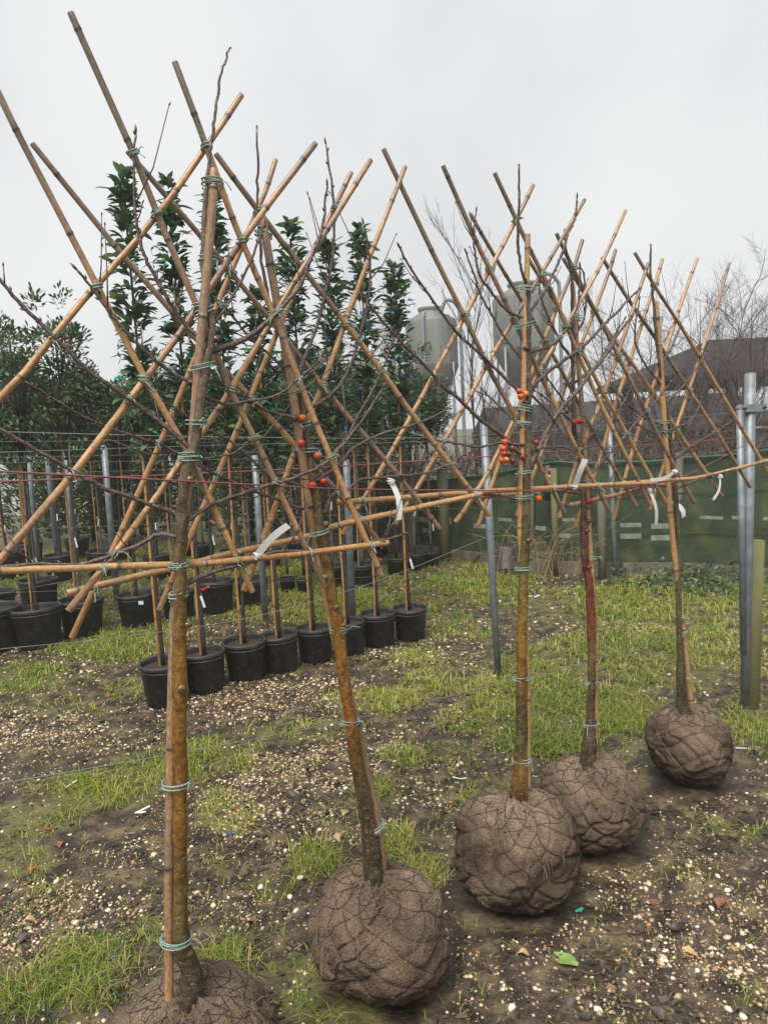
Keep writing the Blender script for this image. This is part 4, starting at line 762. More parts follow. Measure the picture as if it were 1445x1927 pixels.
LB = {0: 'leafy evergreen standard with tall oval crown in black pot behind the laurels', 1: 'narrow reddish-tipped evergreen in black pot behind the laurels', 2: 'broad round-headed evergreen standard in black pot behind the laurels',
      3: 'slim open-crowned evergreen in black pot among the standards', 4: 'low dense round-headed evergreen in black pot behind the laurels', 5: 'small-headed evergreen standard in black pot behind the laurels'}
for i, (x, yb_, wr, kd) in enumerate(BACK):
    g = G(x, yb_-4); r = wr*.5*((g-CAM)@_f)/FPX; rr = random.Random(i)
    t = potted('potted_tree', LB[kd], g, r, ['tall oval standards', 'narrow reddish evergreens', 'broad standards', 'slim evergreens', 'dense low standards', 'small-headed standards'][kd], .92)
    sc = rr.uniform(.86, 1.0); rz_ = rr.uniform(0, 6.28)
    for me, nm in ((CROWNS[kd][0], 'crown'), (CROWNS[kd][1], 'trunk')):
        o = obj(nm, me, None, t); o.rotation_euler = (0, 0, rz_); o.scale = (1, 1, sc)
        if nm == 'crown': kind(o, 'stuff')
    if rr.random() < .5: stake(t, np.array([(-.03, -.02, r*1.3), (-.03, -.02, 1.0), (-.02, -.01, 1.9)]), .0075, i)
    if rr.random() < .6: small_tag(t, (.03, -.06, rr.uniform(.5, .9)), 1.4)
    if rr.random() < .4: rib(t, M[rr.choice(('redrib', 'purplerib', 'redrib'))], (.02, -.05, rr.uniform(.45, .9)), .8)
    if i in (3,):
        mb = MB().box((r*.55, -r*.9, r*1.32), (r*.13, .002, r*.09)); obj('sticker', mb.mesh('sticker', smooth=False), M['tagw'], t)

# ------------------------------------------------------------------ posts and wires
def post(name, label, top, basepx, wpx, m, group=None, sq=False, k=14):
    g = G(*basepx); dep = (g-CAM)@_f; r = wpx*.5*dep/FPX; d = ray(*top); n = g@NV; tp = CAM+d*(n/(d@NV))
    t = thing(name, label, 'post', g, group); P = [np.zeros(3)-[0, 0, .1], (tp-g)*.5, tp-g]
    mb = MB().tube(P, r, k, 0); mb.tube([(tp-g)+nrm(tp-g)*.0005, (tp-g)+nrm(tp-g)*.004], [r*1.0, r*.9], k, 0); obj('shaft', mb.mesh('shaft'), m, t)
    return t, g, tp, r
PG = 'galvanised posts of the trellis rows'
p2, g2, tp2, r2 = post('steel_post', 'thick galvanised end post with bolted bracket beside a timber stake', (1411,703), (1402,1330), 19, M['galv'])
cl_ = onp(1411, 768, g2@NV)-g2
mb = MB(); mb.box(cl_+[0, -r2*.6, 0], (.055, r2*.75, .02), a=0); mb.tube([cl_+[.055, -r2*1.0, 0], cl_+[.055, r2*.2, 0]], .02, 14, 0); mb.tube([cl_+[-.055, -r2*1.0, 0], cl_+[-.055, r2*.2, 0]], .02, 14, 0); obj('bracket', mb.mesh('bracket', smooth=False), M['galv'], p2)
for s in (-.05, .052):
    bm_ = MB().tube([cl_+[s, -r2*1.9, 0], cl_+[s, -r2*.9, 0]], .0075, 6, 0); obj('bolt', bm_.mesh('bolt'), M['stem'], p2)
mb = MB().tube([onp(1391,772,g2@NV)-g2, onp(1398,1230,g2@NV)-g2], r2*.62, 12, 0); obj('side_tube', mb.mesh('side_tube'), M['galv'], p2)
for lab, top, bs, wp in [('galvanised post standing in the grass between the root balls and the net fence', (909,795), (938,1268), 13.5), ('slim galvanised post standing close to the green net fence', (1146,800), (1158,1088), 9)]:
    post('steel_post', lab, top, bs, wp, M['galv'], PG)
for top, bs, wp in [((479,855),(500,1168),12), ((651,865),(664,1168),13), ((121,795),(147,1106),11.5), ((85,815),(110,1060),10), ((52,830),(74,1062),9), ((196,838),(221,1131),11.5), ((805,885),(815,1036),7), ((905,930),(912,1040),7)]:
    post('steel_post', 'galvanised trellis post standing among the potted evergreens', top, bs, wp, M['galv'], 'posts among the pots')
t, g, tp, r = post('timber_stake', 'short green-stained round timber stake beside the galvanised end post', (1423,1018), (1412,1330), 27, M['timber'], k=12)
def wire(name, label, pts, r, m, group=None, cat='wire', k=5):
    P = smooth_path(np.array(pts), 8); g0 = P[0].copy()
    o = obj(name, MB().tube(P, r, k, 0).mesh(name, g0), m, None, g0); return tag(o, label, cat, group)
nP2 = g2@NV
def wp(lst): return [onp(x, y, n) for x, y, n in lst]
wire('trellis_wire', 'red-brown cord slung in front of the crab apple trunks up to the end post', wp([(-60,884,1.58),(345,905,1.632),(590,918,1.735),(700,921,1.77),(990,923,1.835),(1105,919,1.93),(1265,903,2.07),(1418,829,nP2-.07)]), .0022, M['redcord'], cat='cord')
wire('trellis_wire', 'red-brown cord strung behind the crab apple lattices to the end post', wp([(-60,909,nP2),(480,886,nP2),(860,863,nP2),(1398,824,nP2)]), .0024, M['redcord'], cat='cord')
wire('trellis_wire', 'grey wire at eye height running to the end post bracket', wp([(-60,811,nP2),(480,823,nP2),(906,819,nP2),(1394,775,nP2)]), .0014, M['wire'])
wire('trellis_wire', 'grey wire low over the grass running to the end post foot', wp([(-60,1485,nP2),(345,1415,nP2),(650,1356,nP2),(1000,1272,nP2),(1398,1165,nP2)]), .0015, M['wire'])
n1 = G(938,1268)@NV
wire('trellis_wire', 'grey wire crossing low in front of the potted laurels', wp([(-60,1227,n1),(232,1198,n1),(480,1160,n1),(706,1095,n1),(914,1012,n1)]), .0016, M['wire'])
wire('trellis_wire', 'thin wire stretched from the steel post above the laurel pots', wp([(-60,853,n1),(480,836,n1),(700,834,n1),(907,826,n1)]), .0014, M['wire'])
n4 = G(500,1168)@NV
for yl, yr in [(832,812),(862,835),(872,850),(893,862),(1118,1075),(1000,955)]:
    wire('trellis_wire', 'thin grey wire strung between posts among the potted evergreens', wp([(-60,yl,n4),(400,(yl+yr)/2+4,n4),(900,yr,n4)]), .0013, M['wire'], 'wires among the potted evergreens')

# ------------------------------------------------------------------ green windbreak net on timber posts
FB = [(560,1008),(700,1028),(838,1050),(1045,1076),(1165,1080),(1280,1080),(1470,1094)]; FT = [905,906,902,868,868,861,842]
FBP = [G(x, y) for x, y in FB]; FTP = []
for (x, y), p, yt in zip(FB, FBP, FT):
    d = ray(x, yt); FTP.append(CAM+d*((p@_f-CAM@_f)/(d@_f)))
ft = thing('net_fence', 'green windbreak net fence on timber posts along the back of the plot', 'fence', FBP[3])
org = FBP[3]; nu, nv = 110, 22
kx = np.linspace(0, len(FBP)-1, nu); Bp = np.stack([np.interp(kx, range(len(FBP)), [p[i] for p in FBP]) for i in range(3)], 1); Tp = np.stack([np.interp(kx, range(len(FBP)), [p[i] for p in FTP]) for i in range(3)], 1)
Tp[:, 2] -= .02*np.sin(np.pi*(kx % 1)); V = []
for j in range(nv):
    t_ = j/(nv-1); row = Bp*(1-t_)+Tp*t_; row[:, 1] += .01*np.sin(kx*9+t_*5)+.012*np.sin(t_*9+kx*3)*np.sin(kx*2.2); V.append(row)
V = np.concatenate(V)-org; ii = (np.arange(nv-1)[:, None]*nu+np.arange(nu-1)[None]).ravel()
obj('net', fast_mesh('net', V, np.stack([ii, ii+1, ii+nu+1, ii+nu], 1)), M['wind'], ft)
band = MB().tube(Tp-org-[0, .03, .0], .012, 6, 0); obj('top_band', band.mesh('top_band'), M['netband'], ft)
for hh in (.36, .7):
    obj('seam_cord', MB().tube(Bp*(1-hh)+Tp*hh-org-[0, .03, 0], .004, 5, 0).mesh('seam_cord'), M['wind'], ft)
for i in range(len(FBP)-1):
    a, b = FBP[i]-org, FBP[i+1]-org; dd = nrm(b-a); sn = np.array([-dd[1], dd[0], 0]); Mx = np.stack([dd, sn, [0, 0, 1]], 1)
    bd = MB().box((a+b)/2+[0, -.04, .055]-sn*.0, (np.linalg.norm(b-a)/2-.02, .015, .07), Mx); obj('gravel_board', bd.mesh('gravel_board', smooth=False), M['timber_old'], ft)
for (x, yb_, yt, wp_, m) in [(838,1054,880,21,'timber'),(1133,1088,925,15,'timber_old'),(1045,1082,880,12,'timber'),(1278,1076,850,13,'timber_old'),(757,1036,890,14,'timber'),(1000,1070,900,14,'timber_old')]:
    g = G(x, yb_); dep = (g-CAM)@_f; d = ray(x-5, yt); tp = CAM+d*(dep/(d@_f)); tp[:2] = g[:2]
    mb = MB().tube([g-org-[0, 0, .1], (g+tp)/2-org, tp-org], wp_*.5*dep/FPX, 10, 0); obj('fence_post', mb.mesh('fence_post'), M[m], ft)
for (x, y, hw, hh) in [(1186,988,19,4),(1186,1009,19,5),(1243,990,17,5),(1243,1012,18,5),(1338,974,20,3),(1384,974,7,3),(1440,976,5,3),(1017,994,12,4),(905,990,18,4),(950,978,16,3),(846,980,4,6),(795,978,16,5),(800,998,8,4),(1070,978,12,3),(1062,1008,10,4)]:
    kf = np.interp(x, [f[0] for f in FB], range(len(FB))); i = min(int(kf), len(FB)-2); f_ = kf-i; base = FBP[i]*(1-f_)+FBP[i+1]*f_; dd = nrm(FBP[i+1]-FBP[i]); sn = np.array([dd[1], -dd[0], 0])
    d = ray(x, y); c = CAM+d*(((base+sn*.07-CAM)@sn)/(d@sn)); dep = (c-CAM)@_f
    mb = MB().box(c-org, (hw*dep/FPX, .002, hh*dep/FPX), np.stack([dd, sn, [0, 0, 1]], 1)); obj('pale_patch', mb.mesh('pale_patch', smooth=False), M['pale'], ft)

# upturned pot, brace, pump, dry stalks by the fence
g = G(953, 1076); t = thing('upturned_pot', 'black pot standing upside down in the grass by the green net', 'pot', g)
mb = MB().lathe([(0, .30), (.11, .30), (.122, .29), (.15, .05), (.158, .045), (.162, .0), (.15, .0)], 36); V = mb.v[0]; an = np.arctan2(V[:, 1], V[:, 0]); V *= 1+np.where((V[:, 2] > .06) & (V[:, 2] < .285), .02*np.sign(np.sin(an*9)), 0)[:, None]*np.array([1, 1, 0])
obj('shell', mb.mesh('shell'), M['pot'], t); obj('rim_band', MB().lathe([(.153, .05), (.166, .052), (.166, .075), (.15, .077)], 36).mesh('rim_band'), M['pot'], t)
a = G(886, 1062); b = onp(976, 962, n1+2.9); a_ = a.copy(); b = atY(976, 962, a[1]+.3)
tag(obj('brace_pole', MB().tube([a-a_, (a+b)/2-a_, b-a_], .011, 8, 0).mesh('brace_pole', (0, 0, 0)), M['stem'], None, a_), 'thin black brace leaning against the green net behind the steel post', 'brace')
c = atY(1030, 897, FTP[3][1]-.12); t = thing('water_tap', 'dark standpipe tap with orange knob fixed at the net fence corner', 'tap', c)
obj('body', MB().tube([(0, 0, -.25), (0, 0, .12)], .035, 10, 0).mesh('body'), M['stem'], t); obj('outlet', MB().tube([(-.02, -.03, 0), (.07, -.05, -.01)], .028, 10, 0).mesh('outlet'), M['galv'], t)
obj('knob', MB().tube([(.02, -.04, .05), (.02, -.04, .09)], .022, 10, 0).mesh('knob'), M['redrib'], t)
def stalks(base, n, spread, h, seed):
    rr = random.Random(seed); mb = MB()
    for i in range(n):
        x, y = rr.gauss(0, spread), rr.gauss(0, spread*.4); a = rr.uniform(-1, 1); L_ = h*rr.uniform(.4, 1); P = [(x, y, 0), (x+a*L_*.25, y-.05, L_*.6), (x+a*L_*.75, y-.1, L_*rr.uniform(.55, .95))]
        mb.tube(smooth_path(P, 3), np.linspace(.003, .0012, 7), 4, rr.random(), cap=False)
    return mb.mesh('dry_grass')
g = G(1030, 1082); kind(obj('dry_grass', stalks(g, 110, .3, .75, 3), M['straw'], None, g), 'stuff', 'dead straw-coloured grass stalks against the green net')
rg = np.random.default_rng(5); n = 1300; px_ = rg.normal(1320, 90, n); py_ = rg.normal(1098, 12, n); pw_ = np.array([G(x, min(y, 1200)) for x, y in zip(px_, py_)]); pw_[:, 2] = rg.random(n)**2*.16
kind(obj('weeds', leaf_mesh('weeds', pw_, rdir(n, rg)+[0, 0, .3], rdir(n, rg)*.5+[0, 0, 1], .03+.03*rg.random(n), .012+.01*rg.random(n), rg.beta(2, 2, n)), M['evergreen']), 'stuff', 'low green weeds and bramble leaves along the net fence foot')

# ------------------------------------------------------------------ beyond the fence
def bare_tree_mesh(seed, h, spread, upright):
    rr = random.Random(seed); tr, cr_ = MB(), MB(); stack = []
    def grow(P, d, L_, r, lev):
        pts = [np.array(P)]; dd = np.array(d); m = 5
        for i in range(m): dd = nrm(dd+np.array([rr.gauss(0, .13), rr.gauss(0, .13), upright*.08])); pts.append(pts[-1]+dd*L_/m)
        (tr if lev == 0 else cr_).tube(pts, np.linspace(r, r*(.12 if lev == 0 else .4), m+1), 5 if lev == 0 else 3, 0, cap=False)
        if lev >= 3: return
        nb = ([12, 6, 4] if upright > .3 else [15, 9, 6])[lev]
        for i in range(nb):
            t_ = rr.uniform(.18 if lev == 0 else .1, 1); k = t_*m; a = int(min(k, m-1)); p = pts[a]+(pts[a+1]-pts[a])*(k-a)
            az = rr.uniform(0, 6.283); nd = nrm(nrm(pts[a+1]-pts[a])*(.9+upright)+np.array([math.cos(az), math.sin(az), rr.uniform(-.1, .3)])*spread)
            grow(p, nd, L_*rr.uniform(.3, .58)*(1-.4*t_*(lev == 0)), max(r*(.4-.1*t_), .0021), lev+1)
    grow((0, 0, 0), (rr.gauss(0, .04), rr.gauss(0, .04), 1), h, h*.0075, 0)
    a, b = tr.mesh('trunk'), cr_.mesh('crown'); a.materials.append(M['twig']); b.materials.append(M['twig']); return a, b
BT = [bare_tree_mesh(i, 3.2, .55, .55) for i in range(4)] + [bare_tree_mesh(20+i, 4.0, 1.0, .15) for i in range(3)]
def bare(x, Y, kd, s, label, group):
    p = atY(x, 1000, Y); p[2] = 0; t = thing('bare_tree', label, 'tree', p, group)
    for me, nm in zip(BT[kd], ('trunk', 'crown')): obj(nm, me, None, t)
    t.scale = (s, s, s); t.rotation_euler = (0, 0, random.uniform(0, 6.28))
rr = random.Random(4)
for i in range(14):
    bare(745+i*52+rr.uniform(-9, 9), rr.uniform(9.0, 12.5), rr.randrange(4), rr.uniform(.75, 1.02), 'slender bare sapling in the thicket behind the green net fence', 'bare saplings behind the net')
for x, Y, k_, s in [(1395, 10.5, 4, .86), (1330, 10.0, 5, .8), (1455, 11.5, 6, .9), (1425, 9.6, 5, .78), (1365, 12, 6, .82), (1270, 12, 6, .82)]:
    bare(x, Y, k_, s, 'wide-branched leafless tree standing beyond the green net fence', 'bare spreading trees beyond the net')
rg = np.random.default_rng(8); n = 26000; x = 560+rg.random(n)*1000; Yh = 8.7+2.2*rg.random(n); hp = np.array([atY(a, 1000, b) for a, b in zip(x, Yh)])
hp[:, 2] = rg.random(n)**.8*(1.42+.22*np.sin(x*.021)+.15*np.sin(x*.07)); kind(obj('hedge', leaf_mesh('hedge', hp, rdir(n, rg), rdir(n, rg), .04+.16*rg.random(n)**2, .003+.006*rg.random(n), rg.beta(1.3, 2, n)), M['hedge']), 'stuff', 'tangled brown winter hedge behind the green net fence')
def silo(label, xc, ys, wpx, Y, seed):
    hatch, shoulder, belly, tip = [atY(xc, y, Y)[2] for y in ys]; c = atY(xc, ys[2], Y); r = wpx*.5*Y/FPX; base = np.array([c[0], c[1], 0])
    t = thing('feed_silo', label, 'silo', base)
    mb = MB().lathe([(0, hatch+.08), (r*.42, hatch+.05), (r*.46, hatch), (r*.46, hatch-.12), (r*.97, shoulder+.05), (r*1.0, shoulder-.05), (r, belly)], 40); obj('body', mb.mesh('body'), M['silo'], t)
    mb = MB().lathe([(r*1.012, belly+.04), (r*1.012, belly-.04), (r*.16, tip), (0, tip)], 40); obj('hopper', mb.mesh('hopper'), M['silo_low'], t)
    obj('lid', MB().lathe([(r*.48, hatch-.02), (r*.5, hatch+.03), (r*.5, hatch+.1), (r*.3, hatch+.14), (0, hatch+.15)], 28).mesh('lid'), M['silo'], t)
    for a in (.6, 2.4, 3.9, 5.5):
        q = np.array([math.cos(a)*r*1.03, math.sin(a)*r*1.03, 0]); obj('leg', MB().tube([q, q+[0, 0, belly+.1]], .05, 8, 0).mesh('leg'), M['galv'], t)
    for s in (1, -1):
        q = [(s*r*.35, -r*.6, hatch-.2), (s*r*.55, -r*.7, hatch+.25), (s*r*.95, -r*.6, hatch+.05), (s*r*1.07, -r*.55, shoulder-.4), (s*r*1.07, -r*.55, .4)]
        if s < 0: q = [(-r*.3, -r*.9, shoulder+.25), (-r*.38, -r*1.0, shoulder), (-r*.38, -r*1.02, belly+.5), (-r*.38, -r*1.02, belly)]
        obj('fill_pipe', MB().tube(smooth_path(q, 6), .075, 8, 0).mesh('fill_pipe'), M['galv'], t)
silo('pale green feed silo with dark stained hopper, behind the small leafy shrub', 814, (584, 606, 690, 797), 95, 30, 1)
silo('taller pale green feed silo behind the crab apple with orange fruit', 986, (538, 562, 660, 752), 112, 30, 2)
# hip-roofed barn and low shed
def poly_thing(parent, name, V, F, m): return obj(name, MB().add(V, F).mesh(name, smooth=False), m, parent)
Y0 = 14.0; c0 = atY(1350, 700, Y0)
t = thing('open_barn', 'open-sided barn with dark hipped slate roof beyond the bare trees', 'barn', (c0[0], c0[1], 0))
e1 = atY(1268, 704, 13.2)-[c0[0], c0[1], 0]; rdg = atY(1326, 638, 15.5)-[c0[0], c0[1], 0]; ze = e1[2]; zr = rdg[2]
X1 = e1[0]; X2 = X1+14; y1 = e1[1]; y2 = y1+5; rx = rdg[0]
V = [(X1, y1, ze), (X2, y1, ze), (X2, y2, ze), (X1, y2, ze), (rx+.2, (y1+y2)/2, zr), (X2-1, (y1+y2)/2, zr)]; V2 = [(a, b, z-.12) for a, b, z in V]
poly_thing(t, 'roof', V+V2, [(0, 1, 5, 4), (2, 3, 4, 5), (3, 0, 4), (1, 2, 5), (6, 10, 11, 7), (8, 11, 10, 9), (9, 10, 6), (7, 11, 8), (0, 6, 7, 1), (3, 9, 6, 0), (1, 7, 8, 2), (2, 8, 9, 3)], M['roof'])
for x in np.linspace(X1+.7, X2-.5, 6):
    for y in (y1+.5, y2-.5): obj('pillar', MB().box((x, y, ze/2-.02), (.11, .11, ze/2)).mesh('pillar', smooth=False), M['barnwall'], t)
c1 = atY(1180, 800, 22); t = thing('low_shed', 'long low shed with dark roof half hidden by the winter thicket', 'shed', (c1[0], c1[1], 0))
zr = CAMH+.62; za = CAMH-.35; xa, xb = atY(940, 800, 22)[0]-c1[0], atY(1480, 800, 22)[0]-c1[0]
V = [(xa, 0, za), (xb, 0, za+.1), (xb, 3.4, zr+.15), (xa, 3.4, zr), (xa, 6.8, za), (xb, 6.8, za+.1)]; V2 = [(a, b, z-.15) for a, b, z in V]
poly_thing(t, 'roof', V+V2, [(0, 1, 2, 3), (3, 2, 5, 4), (6, 9, 8, 7), (9, 10, 11, 8), (0, 6, 7, 1), (4, 5, 11, 10), (0, 3, 9, 6), (3, 4, 10, 9), (1, 7, 8, 2), (2, 8, 11, 5)], M['roof'])
poly_thing(t, 'wall', *(lambda m: (np.concatenate(m.v), m.f))(MB().box(((xa+xb)/2, 3.4, za/2-.1), ((xb-xa)/2-.2, 3.2, za/2-.05))), M['barnwall'])
# far left: conifers, polytunnel, brick outhouse
def conifer_mesh(seed, h, r):
    rg = np.random.default_rng(seed); n = 3600; u = rg.random(n)**.8; z = .1+u*(h-.1); az = rg.random(n)*6.283; rad = r*(1-u*.72)*(.55+.45*np.sqrt(rg.random(n)))*(1+.2*np.sin(az*5+z*6))
    p = np.stack([rad*np.cos(az), rad*np.sin(az), z], 1); d = np.stack([np.cos(az), np.sin(az), .5*np.ones(n)], 1)+.7*rdir(n, rg)
    me = leaf_mesh('crown', p, d, rdir(n, rg), .09+.05*rg.random(n), .012+.01*rg.random(n), rg.beta(1.5, 2, n)); me.materials.append(M['conifer']); tk = MB().tube([(0, 0, 0), (0, 0, h*.8)], [.05, .02], 6, 0).mesh('trunk'); tk.materials.append(M['stem']); return me, tk
CON = [conifer_mesh(i, 2.2+.25*i, .62) for i in range(3)]
rr = random.Random(12)
for i in range(13):
    x = 70+i*52+rr.uniform(-12, 12); Y = rr.uniform(10.5, 13); p = atY(x, 1000, Y); p[2] = 0
    t = thing('conifer', 'dark green feathery conifer standing behind the rows of potted evergreens', 'conifer', p, 'conifers behind the pots')
    k = rr.randrange(3); [obj(nm, me, None, t) for me, nm in zip(CON[k], ('crown', 'trunk'))]; t.rotation_euler = (0, 0, rr.uniform(0, 6)); s = rr.uniform(.85, 1.05); t.scale = (s, s, s)
c = atY(-10, 1000, 17); c[2] = 0; t = thing('polytunnel', 'pale polythene tunnel glimpsed behind the left-hand tree stems', 'polytunnel', c)
an = np.linspace(0, math.pi, 17); V = []; 
for k in range(2):
    for y in (0, 8): V += [(3.0*math.cos(a)*(1-.004*k), y, 2.3*math.sin(a)*(1-.004*k)) for a in an]
F = [(i, i+1, 17+i+1, 17+i) for i in range(16)]+[tuple(range(17))]; obj('cover', MB().add(V[:34], F).mesh('cover', smooth=False), M['poly'], t)
for y in (-.03, 2, 4, 6): obj('hoop', MB().tube([(3.03*math.cos(a), y, 2.33*math.sin(a)) for a in an], .03, 6, 0).mesh('hoop'), M['galv'], t)
c = atY(212, 1000, 20); c[2] = 0; t = thing('brick_outhouse', 'small red brick outhouse behind the conifers', 'building', c)
obj('wall', MB().box((0, 1, .78), (.75, 1, .78)).mesh('wall', smooth=False), M['brickwall'], t); V = [(-.85, -.1, 1.56), (.85, -.1, 1.56), (.85, 2.1, 1.56), (-.85, 2.1, 1.56), (-.85, 1, 2.0), (.85, 1, 2.0)]
poly_thing(t, 'roof', V, [(0, 1, 5, 4), (2, 3, 4, 5), (0, 4, 3), (1, 2, 5), (3, 2, 1, 0)], M['roof'])
# small leafy shrub in front of the silo
p = atY(775, 1000, 8.2); p[2] = 0; t = thing('leafy_shrub', 'loose leafy evergreen shrub standing in front of the silo', 'shrub', p)
me, q = cloud(77, (0, 0, 1.9), (.32, .3, .85), 1500, .05, .011, 30); kind(obj('crown', me, M['evergreen'], t), 'stuff')
mb = MB(); [mb.tube(smooth_path([(0, 0, 0), (z[0]*.3, z[1]*.3, z[2]*.5), z], 3), np.linspace(.012, .003, 7), 5, 0) for z in q[::2]]; obj('trunk', mb.mesh('trunk'), M['greystem'], t)

# ------------------------------------------------------------------ litter on the ground
def litter_leaf(L_, W_, curl, seed):
    rr = random.Random(seed); t = np.linspace(0, 1, 8); w_ = W_*np.sin(np.pi*t**.9)**1.2; V, F = [], []
    for i in range(8):
        for s in (-1, -.5, 0, .5, 1): V.append((L_*(t[i]-.5), s*w_[i], abs(s)**2*w_[i]*curl+.006*math.sin(t[i]*5+seed)+rr.gauss(0, .0012)+.006))
    for i in range(7):
        for j in range(4): F.append((i*5+j, i*5+j+1, i*5+j+6, i*5+j+5))
    return fast_mesh('fallen_leaf', np.array(V), F)
def put(o, x, y, rz=None, tilt=.12, up=.0):
    g = G(x, y); g[2] = ground_z(g[None])[0]+up; o.location = g; o.rotation_euler = (random.uniform(-tilt, tilt), random.uniform(-tilt, tilt), random.uniform(0, 6.28) if rz is None else rz); return o
def lit(mname, L_, W_, curl, seed):
    me = litter_leaf(L_, W_, curl, seed); me.materials.append(M[mname]); return me
DL = [lit('deadleaf', .03+.009*i, .009+.0035*i, .2+.15*i, i) for i in range(4)]; RL = [lit('redleaf', .045, .017, .3, 9), lit('redleaf', .06, .02, .5, 10)]; TL = [lit('tanleaf', .045, .013, .5, 11)]
tag(put(obj('fallen_leaf', lit('greenleaf', .1, .027, .2, 20), None), 1060, 1806, 2.3), 'fresh pale green leaf lying on bare mud in front of the root balls', 'leaf')
tag(put(obj('fallen_leaf', lit('greenleaf', .08, .02, .2, 21), None), 865, 1172, .3), 'pale green leaf lying beyond the end pot of the laurel row', 'leaf')
tag(put(obj('fallen_leaf', lit('redleaf', .1, .035, .4, 22), None), 922, 1288, .2), 'large rust-brown curled leaf at the foot of the galvanised post', 'leaf')
rr = random.Random(31)
for q in range(64):
    x, y = rr.uniform(0, 1440), 1230+690*rr.random()**.8
    if not off_balls(G(x, y)[None], 1.15)[0]: continue
    tag(put(obj('fallen_leaf', rr.choice(DL), None), x, y, tilt=.25), 'blackened wet leaf lying flat on the muddy ground', 'leaf', 'blackened fallen leaves')
for q in range(16):
    x, y = rr.uniform(0, 1440), 1280+620*rr.random()
    if off_balls(G(x, y)[None], 1.15)[0]: tag(put(obj('fallen_leaf', rr.choice(RL), None), x, y, tilt=.25), 'small rust-red leaf lying on the muddy ground', 'leaf', 'rust-red fallen leaves')
for q in range(12):
    x, y = rr.uniform(0, 1440), 1280+620*rr.random()
    if off_balls(G(x, y)[None], 1.15)[0]: tag(put(obj('fallen_leaf', TL[0], None), x, y, tilt=.25), 'small tan dry leaf lying on the muddy ground', 'leaf', 'tan fallen leaves')
def twig_piece(seed, L_, c):
    r_ = random.Random(seed); a = 0; P = [np.array([0, 0, .006])]
    for i in range(9): a += r_.gauss(c, .25); P.append(P[-1]+np.array([math.cos(a), math.sin(a), 0])*L_/9+[0, 0, r_.uniform(-.003, .003)])
    P = np.array(P); P[:, 2] = np.clip(P[:, 2], .003, .02); me = MB().tube(smooth_path(P-P.mean(0)*[1, 1, 0], 3), np.linspace(.0024, .0012, 28), 5, 0).mesh('twig'); me.materials.append(M['twigd']); return me
TW = [twig_piece(i, .1+.05*(i % 3), [.0, .25, .45, .1, .6][i % 5]) for i in range(8)]
for q in range(34):
    x, y = rr.uniform(0, 1440), 1300+620*rr.random()
    if off_balls(G(x, y)[None], 1.12)[0]: tag(put(obj('twig', rr.choice(TW), None), x, y, tilt=.03), 'thin reddish-brown twig curled on the muddy ground', 'twig', 'fallen twigs')
def scrap(me_name, label, pieces, m, x, y, cat, rz):
    t = thing(me_name, label, cat); put(t, x, y, rz, .0, .012)
    for i, (p, q, w_) in enumerate(pieces):
        p, q = np.array(p, float), np.array(q, float); d = nrm(q-p); s = np.array([-d[1], d[0], 0]); P = MB().box((p+q)/2, (np.linalg.norm(q-p)/2, w_, .0012), np.stack([d, s, np.cross(d, s)], 1)); obj('strip', P.mesh('strip', smooth=False), m, t)
scrap('label_scrap', 'folded white plastic label lying on the mud beside the fruitless tree', [((-.03, 0, 0), (.035, .004, .012), .006), ((-.03, 0, .002), (.012, -.022, .004), .005), ((-.02, -.01, .004), (.0, -.02, .003), .004)], M['tagw'], 268, 1526, 'label', .5)
scrap('label_scrap', 'single white plastic strip dropped in the long grass', [((-.03, 0, .004), (.03, 0, .012), .005)], M['tagw'], 136, 1482, 'label', 1.0)
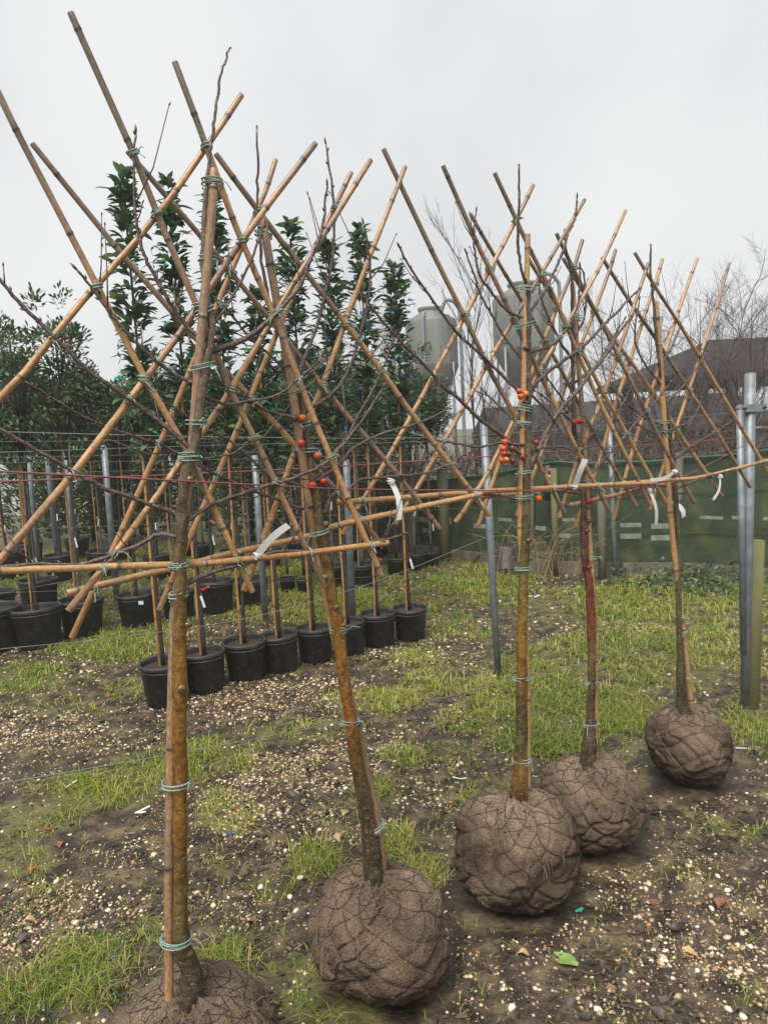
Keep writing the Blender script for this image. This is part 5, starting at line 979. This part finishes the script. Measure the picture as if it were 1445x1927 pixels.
scrap('plastic_scrap', 'scrap of bright green plastic behind the dented root ball', [((-.014, 0, 0), (.014, .003, .006), .004), ((.0, -.008, .002), (.012, .006, .004), .003)], M['greenrib'], 1090, 1720, 'scrap', .2)
scrap('plastic_scrap', 'scrap of bright blue plastic lying on gravel', [((-.012, 0, 0), (.012, .002, .004), .004), ((-.004, -.006, .002), (.012, .004, .004), .003)], M['bluerib'], 433, 1573, 'scrap', .5)
scrap('plastic_scrap', 'small red plastic scrap lying in grass with a leaf', [((-.014, 0, 0), (.014, .002, .004), .005)], M['redrib'], 60, 1638, 'scrap', .3)
scrap('plastic_scrap', 'small v-shaped red plastic scrap on bare mud', [((-.01, .01, 0), (.01, -.01, .004), .0025), ((.0, .014, 0), (.012, -.01, .004), .0025)], M['redrib'], 89, 1562, 'scrap', .3)
scrap('paper_scrap', 'crumpled white wrapper on the grass beyond the olive trunk', [((-.025, 0, 0), (.025, .004, .012), .014), ((-.01, -.008, .01), (.02, .01, .016), .01)], M['tagw'], 1010, 1125, 'scrap', .3)
scrap('paper_scrap', 'flat white scrap lying on gravel near the net fence', [((-.03, 0, 0), (.03, .004, .006), .01)], M['tagw'], 1163, 1141, 'scrap', .3)
scrap('label_scrap', 'curled white strip lying on grass beside the dented root ball', [((-.03, .01, .002), (.0, -.008, .004), .003), ((.0, -.008, .003), (.03, -.004, .004), .0035)], M['tagw'], 866, 1472, 'label', .0)
scrap('label_scrap', 'white stick label lying beside the far root ball', [((-.025, .0, .002), (.025, -.004, .004), .004)], M['tagw'], 1394, 1408, 'label', -.2)

# ------------------------------------------------------------------ damp winter air
hz = MB().box((0, 16, 6.5), (40, 30, 7.6)); hm = bpy.data.materials.new('mist'); hm.use_nodes = True; t_n = hm.node_tree; t_n.nodes.remove(t_n.nodes['Principled BSDF'])
pv = N('ShaderNodeVolumePrincipled', t_n); pv.inputs['Color'].default_value = (.97, .98, .99, 1); pv.inputs['Density'].default_value = .0032; pv.inputs['Anisotropy'].default_value = .2
t_n.links.new(pv.outputs[0], t_n.nodes['Material Output'].inputs['Volume'])
kind(obj('haze', hz.mesh('haze', smooth=False), hm), 'stuff', 'thin damp winter mist over the nursery')
